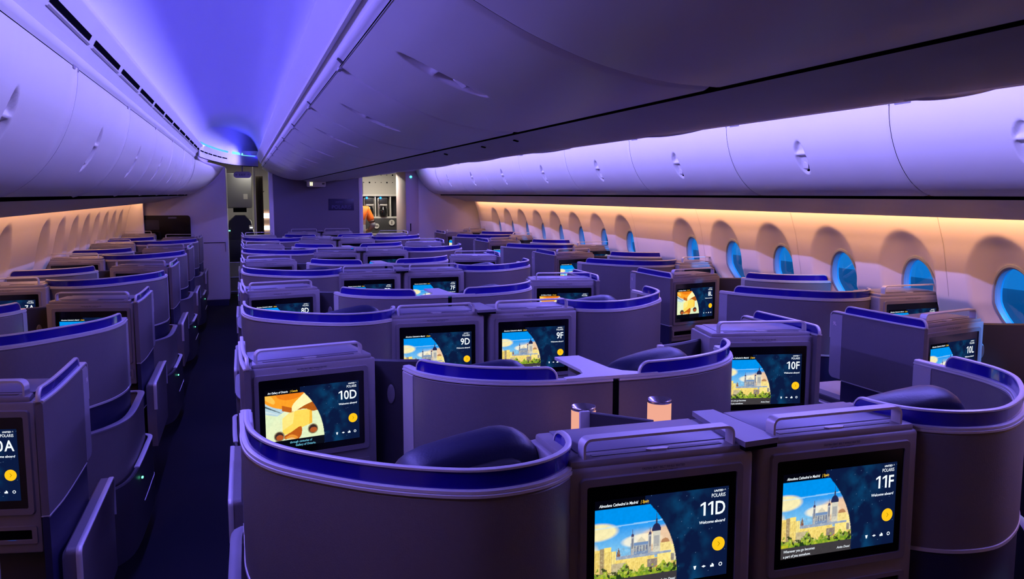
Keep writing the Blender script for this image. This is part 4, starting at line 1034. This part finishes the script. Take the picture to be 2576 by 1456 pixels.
P2 = 2.39
def yodd(r): return 1.70 + P2 * (11 - r) / 2
COLS = {'A': (-1.785, -1, -.28, 'left window column'), 'D': (-1.185, 1, 0.0, 'left centre column'), 'F': (1.185, -1, 0.0, 'right centre column'), 'L': (1.775, 1, 0.0, 'right window column')}
HALL = {('D', 10), ('F', 8), ('L', 8)}
CONS = {11: 'with the 11%s screen, nearest of all', 9: 'with the 9%s screen', 7: 'with the 7%s screen'}
for c, (x0, m, dy, cn) in COLS.items():
    for r in range(11, 0, -1):
        rn = {1: 'first', 2: 'second', 3: 'third', 4: 'fourth', 5: 'fifth', 6: 'sixth', 7: 'seventh', 8: 'eighth', 9: 'ninth', 10: 'tenth', 11: 'eleventh'}[r] + ' row from front'
        det = 2 if r >= 9 else 1 if r >= 5 else 0
        num = '%d%s' % (r, c); kind = 'hall' if (c, r) in HALL else 'city'
        if r % 2:           # window side / centre line
            y = yodd(r) + dy
            if not (r == 11 and c in 'AL'):
                console(num, kind, (x0 + m * {'A': .885, 'D': .918, 'F': .93, 'L': .845}[c], y + {'A': -.10, 'D': -.004, 'F': .02, 'L': -.10}[c], .012 if c in 'AL' else 0), 0, 'grey monitor console showing %s, %s, inner side, %s' % (num, cn, rn) if c in 'DF' else 'grey monitor console showing %s, %s, window side, %s' % (num, cn, rn), 'monitor consoles')
            if not (r == 11 and c in 'AL'):
                shell('Ow' if c in 'AL' else 'O', m, (x0, y, 0), 'grey seat shell with blue screen ahead of console %s, %s' % (num, cn), 'straight-sided seat shells')
            if r >= 3:
                seat((x0 + m * {'A': .78, 'D': .81, 'F': .91, 'L': .60}[c], y + 1.21, -.28 if c in 'AL' else -.035 if c == 'D' else -.03), R(-8) * m, 'navy leather seat inside the suite ahead of the %s console, %s' % (num, cn), 'navy seats')
        if r % 2 == 0:
            y = yodd(r + 1) + dy; dU = {'D': .0, 'F': .05, 'A': .03, 'L': .0}[c]
            ang = R(12) * m
            lx = .222 if c in 'DF' else .238
            console(num, kind, (x0 + m * lx, y + 1.39, 0), ang, 'angled monitor console showing %s, aisle side, %s, %s' % (num, cn, rn), 'monitor consoles', det, m)
            side(m, (x0, y, 0), 'aisle side panel with blue screen beside the %s console, %s' % (num, cn), 'aisle side panels', '%d%s' % (r - 1, c) if c in 'AL' else None)
            tp = thing('dark_partition', 'charcoal partition behind the %s console, %s' % (num, cn), 'partition', (x0, y, 0), 0, 'charcoal partitions')
            obj('panel', PARTM[m, 1 if c in 'AL' else 0], tp)
            if c == 'F': obj('end_post', ME_epost, tp, (m * .69, 1.455, 0), label='pale end post')
            ol = SETS['D', 1]['lamp']; obj('reading_lamp', ol, tp, (m * .53, 1.500, .97), (0, 0, R(-22) * m))
            if not (c in 'L' and r == 10):
                shell(c, m, (x0, y, 0), 'curved grey shell with long blue screen facing the %s monitor, %s' % (num, cn), 'curved seat shells', ('%d%s' % (r, c)) if c in 'AL' and False else None, (.575, -.040 + (.055 if c == 'F' else 0), 16) if c in 'DF' else None)
                seat((x0 + m * .47 + (-.035 if c == 'F' else .02), y + .27 + dU, -.28 if c in 'AL' else -.01), R(6) * m, 'navy leather seat wrapped by the curved shell facing the %s screen, %s' % (num, cn), 'navy seats')
                shroud(m, (x0, y, 0), 'low aisle-side shroud with a tiny green light below the %s shell, %s' % (num, cn), 'aisle shrouds')
t = thing('side_table', 'pale rounded side tray inside the suite beyond the 10F console', 'side table', (1.88, 3.66, .62))
b = MB(); b.prism(rrect(.26, .34, .06), 0.06, .085); obj('tray_top', b.mesh('tray_top', M_white), t)
b = MB(); b.box(-.14, .20, -.16, .16, -.5, .06, .01); obj('cabinet', b.mesh('tray_cabinet', M_dark), t)
t = thing('plastic_bag', 'crumpled clear plastic bag with dark contents tucked left of the 10F console', 'bag', (.60, 3.17, .93))
b = MB(); bmesh.ops.create_icosphere(b.bm, subdivisions=3, radius=.05)
for vv_ in b.bm.verts: vv_.co *= random.uniform(.72, 1.12); vv_.co.z *= 1.15
obj('wrap', b.mesh('bag_wrap', mat('crumpled_plastic', (.06, .05, .10), .12, spec=.9), 5), t, (0, 0, .05))
# centre line: slabs over the gaps, divider consoles
for r in range(11, 0, -2):
    y = yodd(r); rn = '%s pair of consoles' % {11: 'nearest', 9: 'second', 7: 'third', 5: 'fourth', 3: 'fifth', 1: 'farthest'}[r]
    b = MB(); b.prism([(-.060, -.022), (.040, -.012), (.040, .02), (.030, .27), (-.035, .27), (-.060, .06)], 1.1465, 1.160)
    GC = tag(obj('gap_cover', b.mesh('gap_cover', M_top), None, (0, y, 0)), 'flat dark slab bridging the gap between the %s' % rn, 'cover plate', 'gap cover plates')
    b = MB(); b.prism([(-.058, -.0205), (.038, -.0105), (.038, .02), (-.058, .02)], 1.136, 1.1462); obj('edge_lip', b.mesh('edge_lip', M_gap), GC)
    t = thing('centre_divider', 'flat topped centre divider between the two shells ahead of the %s' % rn, 'divider', (0, y, 0), 0, 'centre dividers')
    b = MB(); b.prism([(-.18, .836), (.16, .836), (.16, .862), (.10, .874), (.055, .905), (.03, .96), (.012, 1.2), (-.085, 1.2), (-.08, .96), (-.095, .90), (-.13, .872), (-.18, .862)], 1.128, 1.139); obj('top_plate', b.mesh('top_plate', M_trim), t)
    b = MB(); b.box(-.03, -.012, .86, 1.2, 0, 1.126); obj('web', b.mesh('web', M_shell), t)
    b = MB(); b.box(-.0125, .0125, .838, .853, .3, 1.118); obj('gap_strip', b.mesh('gap_strip', M_gap), t)
    if r == 11:
        t = thing('side_console', 'low shared side console between the nearest pair of seats, under the two glowing lamps', 'side console', (0, y, 0))
        b = MB(); b.box(-.42, .42, .275, .82, .3, .95, .01); obj('cabinet', b.mesh('cabinet', M_cons), t)
        for i, (x, yy) in enumerate(((-.190, .665), (.080, .675))):
            l = thing('table_lamp', 'glowing cylinder lamp with a metal dish top, %s of the two on the centre console' % ('left' if i == 0 else 'right'), 'lamp', (x, y + yy, .951), 0, 'cylinder lamps')
            b = MB(); b.lathe((0, 0, 0), [(.0001, 0), (.037, 0), (.0385, .004), (.0385, .128), (.037, .129), (.036, .05), (.0001, .05)], 36); obj('lamp_shade', b.mesh('lamp_shade', M_lamp), l)
            b = MB(); b.lathe((0, 0, 0), [(.0372, .127), (.0395, .129), (.0395, .137), (.0375, .139), (.010, .118), (.0001, .1175), (.0001, .115), (.010, .115)], 36, False); obj('lamp_dish', b.mesh('lamp_dish', M_chrome, 50), l)
        t = thing('privacy_divider', 'small dark wedge divider with a pale post in front of the left lamp', 'divider', (-.17, y + .52, .951))
        b = MB(); b.ribbon([(-.045, .06), (.10, -.09)], 0, .145, .012); obj('wedge', b.mesh('wedge', M_dark), t)
        b = MB(); b.box(-.072, -.04, .045, .057, 0, .149, .003); obj('post', b.mesh('post', M_trim), t)
